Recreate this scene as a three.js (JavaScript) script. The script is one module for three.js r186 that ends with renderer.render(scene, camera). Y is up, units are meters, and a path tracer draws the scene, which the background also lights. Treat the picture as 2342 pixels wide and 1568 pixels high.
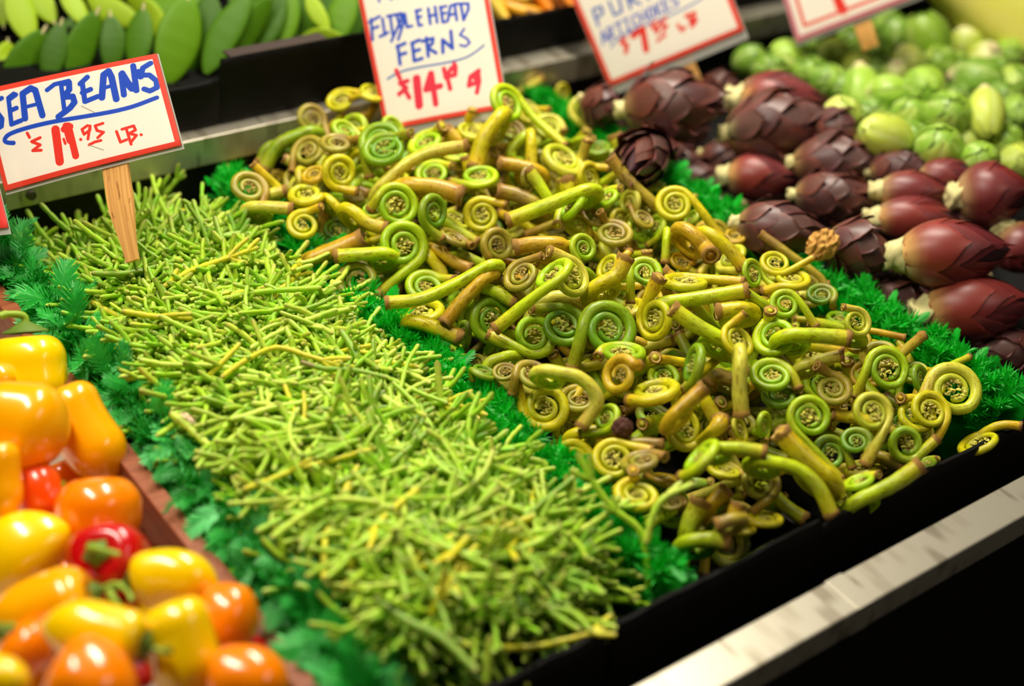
import * as THREE from 'three';
import { mergeGeometries } from 'three/addons/utils/BufferGeometryUtils.js';
import { RoundedBoxGeometry } from 'three/addons/geometries/RoundedBoxGeometry.js';
import { RectAreaLightUniformsLib } from 'three/addons/lights/RectAreaLightUniformsLib.js';

// ---------------------------------------------------------------- camera, light, exposure
const PW = 2342, PH = 1568, F = 3254;                       // photograph size and focal length in its pixels
const scene = new THREE.Scene();
scene.background = new THREE.Color(0x050403);
const renderer = new THREE.WebGLRenderer({ antialias: true });
renderer.toneMapping = THREE.LinearToneMapping;
renderer.toneMappingExposure = 1.1;
renderer.shadowMap.enabled = true;
RectAreaLightUniformsLib.init();
const LAMP_COLOR = new THREE.Color(1.0, 0.92, 0.78);
// long shop tube lamps hung over the stand: [u, v, height over the tray plane, length, width, intensity]
const LAMPS = [[-0.40, 0.16, 0.82, 0.6, 0.07, 50], [0.28, 0.32, 0.85, 0.6, 0.07, 76], [0.35, -0.95, 0.9, 0.8, 0.08, 6]];

// The stand's bed is a plane tilted towards the shopper: u along the counter, v up the slope, h off the bed.
const TILT = 20 * Math.PI / 180, BED_Y = 0.95;
const A = new THREE.Vector3(1, 0, 0), D = new THREE.Vector3(0, Math.sin(TILT), -Math.cos(TILT)), N = new THREE.Vector3(0, Math.cos(TILT), Math.sin(TILT));
const P = (u, v, h = 0) => new THREE.Vector3(0, BED_Y, 0).addScaledVector(A, u).addScaledVector(D, v).addScaledVector(N, h);
const dir = (u, v, h) => new THREE.Vector3().addScaledVector(A, u).addScaledVector(D, v).addScaledVector(N, h);
const EYE = P(-0.53649, -0.63287, 0.55826);
const CX = dir(0.79715, -0.59716, 0.0891), CY = dir(0.27698, 0.49282, 0.82487), CZ = dir(0.53649, 0.63287, -0.55826);
const camera = new THREE.PerspectiveCamera(2 * Math.atan(PH / 2 / F) * 180 / Math.PI, PW / PH, 0.05, 30);
camera.position.copy(EYE);
camera.quaternion.setFromRotationMatrix(new THREE.Matrix4().makeBasis(CX, CY, CZ.clone().negate()));
camera.focus = 0.985;
camera.userData.fStop = 2.7;

// ---------------------------------------------------------------- helpers
const ray = (x, y) => CZ.clone().addScaledVector(CX, (x - PW / 2) / F).addScaledVector(CY, -(y - PH / 2) / F);
const at = (x, y, t) => EYE.clone().addScaledVector(ray(x, y), t);
const uvh = (p) => { const q = p.clone().sub(P(0, 0, 0)); return [q.dot(A), q.dot(D), q.dot(N)]; };
const depthOn = (x, y, h = 0) => { const r = ray(x, y); return P(0, 0, h).sub(EYE).dot(N) / r.dot(N); };
const onBed = (x, y, h = 0) => at(x, y, depthOn(x, y, h));
const depthOf = (p) => p.clone().sub(EYE).dot(CZ);
const toPx = (p) => { const q = p.clone().sub(EYE), z = q.dot(CZ); return [PW / 2 + F * q.dot(CX) / z, PH / 2 - F * q.dot(CY) / z, z]; };
function onSurface(x, y, H) {                                 // the ray through a pixel, cut by a heap of height H(u, v)
  let h = 0.03;
  for (let k = 0; k < 8; k++) { const c = uvh(onBed(x, y, h)); h = h * 0.4 + H(c[0], c[1]) * 0.6; }
  return depthOn(x, y, h);
}
let seed = 7;
const rnd = () => { seed = (seed + 0x6d2b79f5) | 0; let t = Math.imul(seed ^ (seed >>> 15), 1 | seed); t = (t + Math.imul(t ^ (t >>> 7), 61 | t)) ^ t; return ((t ^ (t >>> 14)) >>> 0) / 4294967296; };
const R = (a, b) => a + (b - a) * rnd();
const col = (s) => new THREE.Color(s);
const lerp = (a, b, t) => a + (b - a) * t, clamp = (x, a = 0, b = 1) => Math.max(a, Math.min(b, x));
const smooth = (a, b, x) => { const t = clamp((x - a) / (b - a)); return t * t * (3 - 2 * t); };
const noise = (x, y, z) => Math.sin(x * 1.7 + Math.sin(y * 2.3 + z) * 1.3) * Math.sin(y * 1.9 + Math.sin(z * 2.1 + x) * 1.7) * Math.sin(z * 2.2 + Math.sin(x * 1.4 + y) * 1.9);

const used = {};
function numbered(name) { const n = used[name] = (used[name] ?? -1) + 1; return n ? name + '_' + String(n).padStart(3, '0') : name; }
function mesh(name, geo, mat, parent) {
  const m = new THREE.Mesh(geo, mat); m.name = parent ? name : numbered(name);
  m.castShadow = m.receiveShadow = true; (parent ?? scene).add(m); return m;
}
function thing(name, label, category, pos, group) {
  const g = new THREE.Group(); g.name = numbered(name); g.position.copy(pos); scene.add(g);
  return tag(g, label, category, group);
}
function tag(o, label, category, group, kind) {
  o.userData = { label, category }; if (group) o.userData.group = group; if (kind) o.userData.kind = kind; return o;
}
function geoFrom(pos, idx, colors, uv, normals) {
  const g = new THREE.BufferGeometry();
  g.setAttribute('position', new THREE.Float32BufferAttribute(pos, 3));
  if (colors) g.setAttribute('color', new THREE.Float32BufferAttribute(colors, 3));
  if (uv) g.setAttribute('uv', new THREE.Float32BufferAttribute(uv, 2));
  g.setIndex(idx);
  if (normals) g.setAttribute('normal', new THREE.Float32BufferAttribute(normals, 3)); else g.computeVertexNormals();
  return g;
}
// A round section swept along points, with a radius and a colour at each, closed by domes at its ends.
function sweep(pts, rad, { seg = 9, color, lump = 0, capA = 0.8, capB = 0.8, flat = 1, up } = {}) {
  const n = pts.length, pos = [], nor = [], colr = [], uv = [], idx = [], T = [];
  for (let i = 0; i < n; i++) T.push(pts[Math.min(i + 1, n - 1)].clone().sub(pts[Math.max(i - 1, 0)]).normalize());
  let S = (up ? up.clone() : Math.abs(T[0].y) < 0.8 ? new THREE.Vector3(0, 1, 0) : new THREE.Vector3(1, 0, 0));
  S.addScaledVector(T[0], -S.dot(T[0])).normalize();
  const rings = [];
  const ext = (i, sgn, cap) => { if (cap <= 0) return; const r = rad[i]; for (const [k, q] of sgn < 0 ? [[1, 0.05], [0.8, 0.55], [0.45, 0.88]] : [[0.45, 0.88], [0.8, 0.55], [1, 0.05]]) rings.push({ p: pts[i].clone().addScaledVector(T[i], sgn * r * cap * k), r: r * q, i, s: null }); };
  ext(0, -1, capA);
  for (let i = 0; i < n; i++) rings.push({ p: pts[i], r: rad[i], i });
  ext(n - 1, 1, capB);
  let len = 0, last = null;
  for (let j = 0; j < rings.length; j++) {
    const { p, r, i } = rings[j];
    S.addScaledVector(T[i], -S.dot(T[i])).normalize();
    const B = T[i].clone().cross(S);
    if (last) len += p.distanceTo(last); last = p;
    for (let k = 0; k <= seg; k++) {
      const a = k / seg * 2 * Math.PI, ca = Math.cos(a), sa = Math.sin(a);
      const rr = r * (1 + lump * noise(p.x * 160 + ca * 1.5, p.y * 160 + sa * 1.5, p.z * 160));
      const d = S.clone().multiplyScalar(ca * flat).addScaledVector(B, sa);
      pos.push(p.x + d.x * rr, p.y + d.y * rr, p.z + d.z * rr);
      const nn = S.clone().multiplyScalar(ca / flat).addScaledVector(B, sa).normalize();
      if (j === 0 && capA > 0) nn.copy(T[i]).negate(); if (j === rings.length - 1 && capB > 0) nn.copy(T[i]);
      nor.push(nn.x, nn.y, nn.z);
      const c = color ? color(i / (n - 1), a, p) : null; if (c) colr.push(c.r, c.g, c.b);
      uv.push(len, k / seg);
    }
    if (j) for (let k = 0; k < seg; k++) { const a = (j - 1) * (seg + 1) + k, b = a + seg + 1; idx.push(a, a + 1, b, b, a + 1, b + 1); }
  }
  return geoFrom(pos, idx, color ? colr : null, uv, nor);
}
const catmull = (pts, n) => new THREE.CatmullRomCurve3(pts, false, 'centripetal').getSpacedPoints(n);
const flatN = (g) => { const h = g.index ? g.toNonIndexed() : g; h.computeVertexNormals(); return h; };
function paint(g, fn) {                                       // a colour for every vertex
  const p = g.attributes.position, c = new Float32Array(p.count * 3), v = new THREE.Vector3();
  for (let i = 0; i < p.count; i++) { v.fromBufferAttribute(p, i); const k = fn(v); c[3 * i] = k.r; c[3 * i + 1] = k.g; c[3 * i + 2] = k.b; }
  g.setAttribute('color', new THREE.BufferAttribute(c, 3)); return g;
}
function tex(w, h, draw, color = true, repeat) {
  const c = document.createElement('canvas'); c.width = w; c.height = h; draw(c.getContext('2d'), w, h);
  const t = new THREE.CanvasTexture(c); if (color) t.colorSpace = THREE.SRGBColorSpace;
  if (repeat) { t.wrapS = t.wrapT = THREE.RepeatWrapping; t.repeat.set(...repeat); }
  return t;
}
const std = (o) => new THREE.MeshStandardMaterial(o), phys = (o) => new THREE.MeshPhysicalMaterial(o);
// Spheres that stand for what lies there already, so that the next thing comes to rest on it instead of in it.
const CELL = 0.02, taken = new Map(), cellKey = (x, y, z) => Math.floor(x / CELL) + ',' + Math.floor(y / CELL) + ',' + Math.floor(z / CELL);
function occupy(spheres) { for (const s of spheres) { const k = cellKey(s.x, s.y, s.z); if (!taken.has(k)) taken.set(k, []); taken.get(k).push(s); } }
function hits(spheres, d, slack) {
  for (const s of spheres) {
    const x = s.x + d.x, y = s.y + d.y, z = s.z + d.z, n = Math.ceil((s.r + 0.028) / CELL), i = Math.floor(x / CELL), j = Math.floor(y / CELL), k = Math.floor(z / CELL);
    for (let a = i - n; a <= i + n; a++) for (let b = j - n; b <= j + n; b++) for (let c = k - n; c <= k + n; c++) {
      const list = taken.get(a + ',' + b + ',' + c); if (!list) continue;
      for (const q of list) { const m = (q.r + s.r) * slack, e = (q.x - x) ** 2 + (q.y - y) ** 2 + (q.z - z) ** 2; if (e < m * m) return true; }
    }
  }
  return false;
}
// Move along the line of sight from near to far until something is touched.
function settle(spheres, ray_, near, far, slack = 0.8, step = 0.002) {
  let s = near; const v = new THREE.Vector3();
  while (s < far && !hits(spheres, v.copy(ray_).multiplyScalar(s + step), slack)) s += step;
  v.copy(ray_).multiplyScalar(s);
  occupy(spheres.map((q) => ({ x: q.x + v.x, y: q.y + v.y, z: q.z + v.z, r: q.r })));
  return s;
}
// ---------------------------------------------------------------- shared textures and materials
function grainTexture(w, h, base, spots, repeat, streak = 0) {
  return tex(w, h, (c) => {
    c.fillStyle = base; c.fillRect(0, 0, w, h);
    for (const [n, style, r0, r1, alpha] of spots) for (let i = 0; i < n; i++) {
      c.globalAlpha = alpha * R(0.3, 1); c.fillStyle = style; const r = R(r0, r1), x = R(0, w), y = R(0, h);
      for (const ox of [-w, 0, w]) { c.beginPath(); c.ellipse(x + ox, y, r * (1 + streak), r, 0, 0, 7); c.fill(); }
    }
    c.globalAlpha = 1;
  }, true, repeat);
}
const fleckMap = grainTexture(512, 256, '#ffffff', [[160, '#c9a860', 2, 7, 0.35], [170, '#8a5a28', 0.8, 2.6, 0.75], [240, '#dfe0a0', 1, 3, 0.5], [14, '#7a4a22', 4, 9, 0.4]], [14, 1], 1.6);
const scratchMap = grainTexture(1024, 128, '#ffffff', [[500, '#c9c3b8', 1, 3, 0.35], [200, '#8c8478', 0.6, 1.4, 0.5], [70, '#6b5c48', 1, 4, 0.4]], [4, 1], 6);
const scuffMap = grainTexture(512, 512, '#ffffff', [[700, '#b9ad9c', 0.5, 2, 0.5], [60, '#ffe9b8', 1, 4, 0.25]], [3, 3], 2);
const woodMap = tex(512, 256, (c, w, h) => {
  c.fillStyle = '#f0dcb4'; c.fillRect(0, 0, w, h);
  for (let i = 0; i < 260; i++) { c.strokeStyle = ['#c99a5c', '#f8e6c0', '#b08048'][i % 3]; c.globalAlpha = R(0.08, 0.4); c.lineWidth = R(0.5, 3); const y = R(0, h); c.beginPath(); c.moveTo(0, y); c.bezierCurveTo(w * 0.3, y + R(-8, 8), w * 0.6, y + R(-8, 8), w, y); c.stroke(); }
  for (let i = 0; i < 130; i++) { c.strokeStyle = '#6d3f1c'; c.globalAlpha = R(0.2, 0.6); c.lineWidth = R(0.6, 2); const x = R(0, w), y = R(0, h); c.beginPath(); c.moveTo(x, y); c.lineTo(x + R(8, 40), y + R(-2, 2)); c.stroke(); }
  c.globalAlpha = 1;
}, true, [6, 6]);
const M = {
  metal: std({ color: 0xc9c2ae, roughness: 0.42, metalness: 0.7, map: scratchMap, roughnessMap: null }),
  blackCard: phys({ color: 0x080605, roughness: 0.6, specularIntensity: 0.35, map: scuffMap }),
  blackPanel: phys({ color: 0x0d0b07, roughness: 0.5, specularIntensity: 0.5, map: scuffMap }),
  blackFloor: std({ color: 0x070605, roughness: 0.9 }),
  board: std({ color: 0x9a5c3c, roughness: 0.55, map: woodMap }),
  stake: std({ color: 0xf0c888, roughness: 0.75, map: woodMap }),
  bolt: std({ color: 0x5a5348, roughness: 0.5, metalness: 0.6 }),
  fern: phys({ vertexColors: true, map: fleckMap, roughness: 0.4, clearcoat: 0.12, clearcoatRoughness: 0.25, specularIntensity: 0.8 }),
  fernLeaf: std({ vertexColors: true, roughness: 0.75 }),
  fernCut: std({ vertexColors: true, roughness: 0.85 }),
  bean: phys({ vertexColors: true, roughness: 0.45, clearcoat: 0.08, clearcoatRoughness: 0.3, specularIntensity: 0.8 }),
};
// A box with slightly rounded edges laid in the axes of the bed: from (u0, v0, h0) to (u1, v1, h1), relative to an origin.
const BED = new THREE.Quaternion().setFromRotationMatrix(new THREE.Matrix4().makeBasis(A, N, D.clone().negate()));
function slab(u0, u1, v0, v1, h0, h1, r = 0.0012) {
  const g = new RoundedBoxGeometry(u1 - u0, h1 - h0, v1 - v0, 2, Math.min(r, (u1 - u0) / 3, (v1 - v0) / 3, (h1 - h0) / 3));
  const p = g.attributes.position, q = g.attributes.normal, uv = [];
  for (let i = 0; i < p.count; i++) { const n = [Math.abs(q.getX(i)), Math.abs(q.getY(i)), Math.abs(q.getZ(i))]; uv.push(n[0] > n[1] && n[0] > n[2] ? p.getZ(i) : p.getX(i), n[1] > n[0] && n[1] > n[2] ? p.getZ(i) : p.getY(i)); }
  g.setAttribute('uv', new THREE.Float32BufferAttribute(uv, 2));
  g.translate((u0 + u1) / 2, (h0 + h1) / 2, -(v0 + v1) / 2);
  return g;
}
function bedThing(name, label, category, group, kind) {       // a Group on the bed's origin, turned with the bed
  const g = thing(name, label, category, P(0, 0, 0), group); g.quaternion.copy(BED); if (kind) g.userData.kind = kind; return g;
}
// ---------------------------------------------------------------- the market stand
const FLOOR = mesh('floor', new THREE.BoxGeometry(6, 0.1, 6).translate(0, -0.05, 0), std({ color: 0x2a2723, roughness: 0.8 }));
FLOOR.userData = { kind: 'structure', label: 'dark concrete market floor under the stand' };
{
  const c = bedThing('produce_counter', 'long black produce counter with a dull black front panel below the bare metal rail', 'counter');
  mesh('bed', slab(-0.75, 1.05, -0.285, 0.34, -0.085, -0.075), M.blackFloor, c);
  mesh('front_panel', slab(-0.75, 1.05, -0.306, -0.296, -0.75, -0.0225), M.blackPanel, c);
  mesh('back_wall', slab(-0.75, 1.05, 0.338, 0.344, -0.08, -0.001), M.blackPanel, c);
  mesh('side_wall', slab(-0.756, -0.75, -0.286, 0.34, -0.5, -0.001), M.blackPanel, c);
  mesh('side_wall', slab(1.05, 1.056, -0.286, 0.34, -0.5, -0.001), M.blackPanel, c);
}
{
  const r = bedThing('front_rail', 'scratched bare metal rail along the front edge of the produce counter', 'rail');
  mesh('rail_bar', slab(-0.75, 1.05, -0.3135, -0.2875, -0.021, -0.0005, 0.0014), M.metal, r);
  mesh('seam_clip', slab(0.012, 0.026, -0.3138, -0.2873, -0.0208, 0.0002, 0.0005), M.metal, r);
}
{
  const r = bedThing('shelf_ledge', 'brushed metal ledge of the upper shelf, behind the sea beans and fiddleheads', 'ledge');
  mesh('face_strip', slab(-0.75, 1.05, 0.3345, 0.3385, 0, 0.0255, 0.0012), M.metal, r);
  mesh('shelf_top', slab(-0.75, 1.05, 0.338, 0.62, 0.0205, 0.0245), M.metal, r);
  const b = new THREE.CylinderGeometry(0.0036, 0.0042, 0.003, 20).rotateX(Math.PI / 2); const q = uvh(onBed(80, 436, 0.006)); b.translate(-0.2135, 0.0095, -0.3335); mesh('bolt', b, M.bolt, r);
}
// black card boxes: front walls of the bins below, and of the boxes on the upper shelf
function cardWall(label, u0, u1, v, h0, h1, lean, th = 0.004, dent = 0.001) {
  const b = bedThing('box_front', label, 'box');
  const nu = 40, nh = 8, pos = [], idx = [], uv = [];
  for (const s of [0, 1]) for (let j = 0; j <= nh; j++) for (let i = 0; i <= nu; i++) {
    const u = lerp(u0, u1, i / nu), h = lerp(h0, h1, j / nh) + (j === nh ? dent * noise(u * 60, 1, v) : 0), w = v + lean * (h - h0) + s * th + dent * noise(u * 40, h * 60, 3 + v);
    pos.push(u, h, -w); uv.push(u, h);
  }
  const W = nu + 1, S = W * (nh + 1), quad = (a, b_, c, d) => idx.push(a, b_, c, a, c, d);
  for (let j = 0; j < nh; j++) for (let i = 0; i < nu; i++) { const a = j * W + i; quad(a, a + 1, a + W + 1, a + W); quad(S + a + 1, S + a, S + a + W, S + a + W + 1); }
  for (let i = 0; i < nu; i++) { const a = nh * W + i; quad(a, a + 1, S + a + 1, S + a); quad(S + i, S + i + 1, i + 1, i); }
  for (let j = 0; j < nh; j++) { const a = j * W, e = a + nu; quad(S + a, a, a + W, S + a + W); quad(e, S + e, S + e + W, e + W); }
  mesh('front_wall', geoFrom(pos, idx, null, uv), M.blackCard, b);
  if (v > 0) { mesh('bottom', slab(u0, u1, v + 0.006, v + 0.24, 0.0255, 0.0285), M.blackCard, b); mesh('back_wall', slab(u0, u1, v + 0.24, v + 0.244, 0.0255, 0.14), M.blackCard, b); }
  if (v < 0) mesh('side_flap', slab(u0, u0 + 0.003, v + 0.005, v + 0.06, h0, h1 - 0.012), M.blackCard, b);
  return b;
}
cardWall('black card box wall at the bottom edge, in front of the nearest sea beans', -0.30, -0.1215, -0.2535, -0.0745, 0.001, 0.02);
cardWall('black card box wall in the middle of the front, its corner a step up', -0.1205, 0.047, -0.2545, -0.0745, 0.0035, 0.02);
cardWall('black card box wall at the right front, before the fiddleheads', 0.0475, 0.45, -0.2535, -0.0745, -0.002, 0.02);
cardWall('black card box wall under the flat pea pods, behind the sea beans sign', -0.45, -0.045, 0.352, 0.025, 0.066, -0.1);
cardWall('taller black card box wall right of the pea pods, behind the fiddleheads', -0.044, 0.20, 0.352, 0.025, 0.0845, -0.1);
cardWall('black card box wall behind the purple artichokes, under the yellow blossoms', 0.205, 0.8, 0.362, 0.025, 0.066, -0.1);
{
  const b = thing('folded_lip', 'pale torn edge of card folded over the black box right of the pea pods', 'flap', P(-0.0, 0.349, 0.084)); b.quaternion.copy(BED);
  mesh('flap', slab(-0.036, 0.055, -0.002, 0.012, 0, 0.002), std({ color: 0x3a2c24, roughness: 0.7 }), b);
}
{ // pepper crate
  const c = bedThing('pepper_crate', 'reddish brown wooden crate side between the peppers and the green parsley border', 'crate');
  mesh('side_board', slab(-0.283, -0.271, -0.262, 0.32, -0.07, -0.004), M.board, c);
  mesh('side_board', slab(-0.60, -0.592, -0.262, 0.32, -0.07, -0.004), M.board, c);
  mesh('end_board', slab(-0.592, -0.281, 0.30, 0.308, -0.07, -0.006), M.board, c);
  mesh('end_board', slab(-0.592, -0.281, -0.262, -0.254, -0.07, -0.006), M.board, c);
  mesh('bottom_board', slab(-0.592, -0.281, -0.254, 0.30, -0.072, -0.066), M.board, c);
  const pos = [], idx = [], n = 70, m = 110;
  const crumple = (x, y) => { let s = 0, f = 90, a = 0.0042; for (let k = 0; k < 4; k++) { s += a * Math.abs(noise(x * f, y * f, k * 3.1)); f *= 2.1; a *= 0.55; } return s; };
  for (let j = 0; j <= m; j++) for (let i = 0; i <= n; i++) { const u = lerp(-0.588, -0.2855, i / n), v = lerp(-0.252, 0.298, j / m), rim = Math.max(0, (u + 0.302) / 0.0165); pos.push(u, -0.063 + crumple(u, v) + 0.02 * rim * rim, -v); }
  for (let j = 0; j < m; j++) for (let i = 0; i < n; i++) { const a = j * (n + 1) + i; idx.push(a, a + 1, a + n + 2, a, a + n + 2, a + n + 1); }
  const l = bedThing('paper_liner', 'crumpled white paper lining the pepper crate, showing beside the wooden board', 'paper');
  mesh('sheet', geoFrom(pos, idx), std({ color: 0xe6dccb, roughness: 0.8, side: THREE.DoubleSide }), l);
}
const CEIL = mesh('ceiling', new THREE.BoxGeometry(6, 0.1, 6).translate(0, 3.05, 0), std({ color: 0x1c1a18, roughness: 0.9 }));
CEIL.userData = { kind: 'structure', label: 'dark market hall ceiling over the stand' };
// ---------------------------------------------------------------- lamps over the stand (outside the frame)
for (const [u, v, h, len, wid, power] of LAMPS) {
  const p = P(u, v, h), t = thing('tube_lamp', v < -0.5 ? 'long dim tube lamp hung over the aisle in front of the stand' : u < 0 ? 'long warm tube lamp hung over the left of the stand' : 'long warm tube lamp hung over the right of the stand', 'lamp', p);
  mesh('housing', new RoundedBoxGeometry(wid + 0.03, 0.05, len + 0.06, 2, 0.01).translate(0, 0.03, 0), std({ color: 0x8a867c, roughness: 0.5, metalness: 0.4 }), t);
  for (const z of [-0.4, 0.4]) mesh('cord', new THREE.CylinderGeometry(0.003, 0.003, 3 - p.y - 0.05, 8).translate(0, (3 - p.y) / 2 + 0.025, z), M.bolt, t);
  mesh('diffuser', new RoundedBoxGeometry(wid, 0.01, len, 2, 0.003), std({ color: 0xfff2dd, emissive: LAMP_COLOR, emissiveIntensity: 8, roughness: 0.6 }), t);
  const l = new THREE.RectAreaLight(LAMP_COLOR, power, wid, len);
  l.position.copy(p).add(new THREE.Vector3(0, -0.008, 0)); l.rotation.x = -Math.PI / 2; l.castShadow = true; scene.add(l);
}
// ---------------------------------------------------------------- fiddlehead ferns
const FT = { // tone: [coil, stem, near the cut]
  g: ['#93c00c', '#b2ca14', '#c9b428'], y: ['#c6c80c', '#d4c814', '#d8aa22'], d: ['#699c0c', '#8aa810', '#a39c20'],
  b: ['#a2a02c', '#aa982c', '#9a6c28'], o: ['#c8ac18', '#cca81c', '#a8701c'], p: ['#c0cc24', '#d8d448', '#ccac40'], l: ['#a6d60c', '#c2d814', '#d2c228'],
};
const fernH = (u, v) => {
  const e = smooth(-0.05, 0.05, u) * smooth(0.275, 0.17, u), w = smooth(-0.27, -0.12, v);
  return 0.004 + 0.038 * e * w + 0.018 * smooth(0.12, 0.3, v) * smooth(0.30, 0.10, u);
};
const FERN_RINGS = 64, FILLERS = 96;
const fernBase = std({ vertexColors: true, roughness: 0.45 });
function fernColor(tone, k, brown) {
  const [a, b, c] = FT[tone].map(col), ring = col('#8c7044'), tmp = new THREE.Color();
  // t runs from the middle of the coil (0) to the cut end (1)
  return (t, ang, p) => {
    tmp.copy(a).lerp(b, smooth(k * 0.5, k, t)).lerp(c, 0.75 * smooth(0.82, 0.99, t));
    const n = noise(p.x * 90, p.y * 90, p.z * 90), m = noise(p.x * 35 + 4, p.y * 35, p.z * 35);
    tmp.multiplyScalar(0.98 * (1 + 0.22 * n));
    tmp.lerp(ring, clamp(brown * smooth(0.12, 0.5, m + 0.25 * n) * 0.75));
    return tmp.clone();
  };
}
function leafClump(center, e1, e2, nn, r, tone, count) {
  const parts = [], base = col(tone === 'b' || tone === 'o' ? '#b09a44' : tone === 'd' ? '#a0ac34' : '#d4cc54'), brown = col('#7d6230');
  for (let i = 0; i < count; i++) {
    const g = new THREE.IcosahedronGeometry(1, 0), a = R(0, 6.28), q = Math.sqrt(rnd()) * r, s = r * R(0.16, 0.34);
    g.scale(s * R(0.8, 1.7), s * R(0.35, 0.6), s * R(0.5, 0.9)); g.rotateX(R(0, 3)); g.rotateY(R(0, 6)); g.rotateZ(R(-1, 1));
    const p = center.clone().addScaledVector(e1, q * Math.cos(a)).addScaledVector(e2, q * Math.sin(a)).addScaledVector(nn, R(-0.12, 0.22) * r);
    g.translate(p.x, p.y, p.z);
    const c = base.clone().lerp(brown, rnd() < 0.22 ? R(0.4, 0.9) : R(0, 0.2)).multiplyScalar(R(0.75, 1.15));
    parts.push(paint(g, () => c));
  }
  return mergeGeometries(parts);
}
function cutEnd(p, t, r) {                                     // the browned, ragged cut of a stem
  const pos = [], idx = [], cl = [], n = 12, s = Math.abs(t.y) < 0.9 ? new THREE.Vector3(0, 1, 0) : new THREE.Vector3(1, 0, 0);
  s.addScaledVector(t, -s.dot(t)).normalize(); const b = t.clone().cross(s), dark = col('#6b4218'), mid = col('#a47c30'), pale = col('#d6b45c');
  const prof = [[-0.55, 1.0, 0], [-0.25, 1.06, 0.5], [0.05, 1.12, 1], [0.12, 0.8, 0.35], [-0.08, 0.4, 0.1], [-0.12, 0.02, 0.2]], tint = R(0, 0.7);
  prof.forEach(([z, q, k], j) => { for (let i = 0; i < n; i++) {
    const a = i / n * 6.2832, rag = j === 2 ? R(-0.05, 0.35) : 0, rr = r * q * (1 + (j > 0 && j < 4 ? R(-0.06, 0.06) : 0));
    const v = p.clone().addScaledVector(t, r * (z + rag)).addScaledVector(s, Math.cos(a) * rr).addScaledVector(b, Math.sin(a) * rr);
    pos.push(v.x, v.y, v.z); const c = (j < 3 ? mid.clone().lerp(dark, k * R(0.3, 1)) : pale.clone().lerp(mid, R(0, 0.8))).lerp(mid, tint * 0.4); cl.push(c.r, c.g, c.b);
  } });
  for (let j = 0; j + 1 < prof.length; j++) for (let i = 0; i < n; i++) { const a = j * n + i, c = j * n + (i + 1) % n; idx.push(a, c, a + n, c, c + n, a + n); }
  return geoFrom(pos, idx, cl);
}
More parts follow.
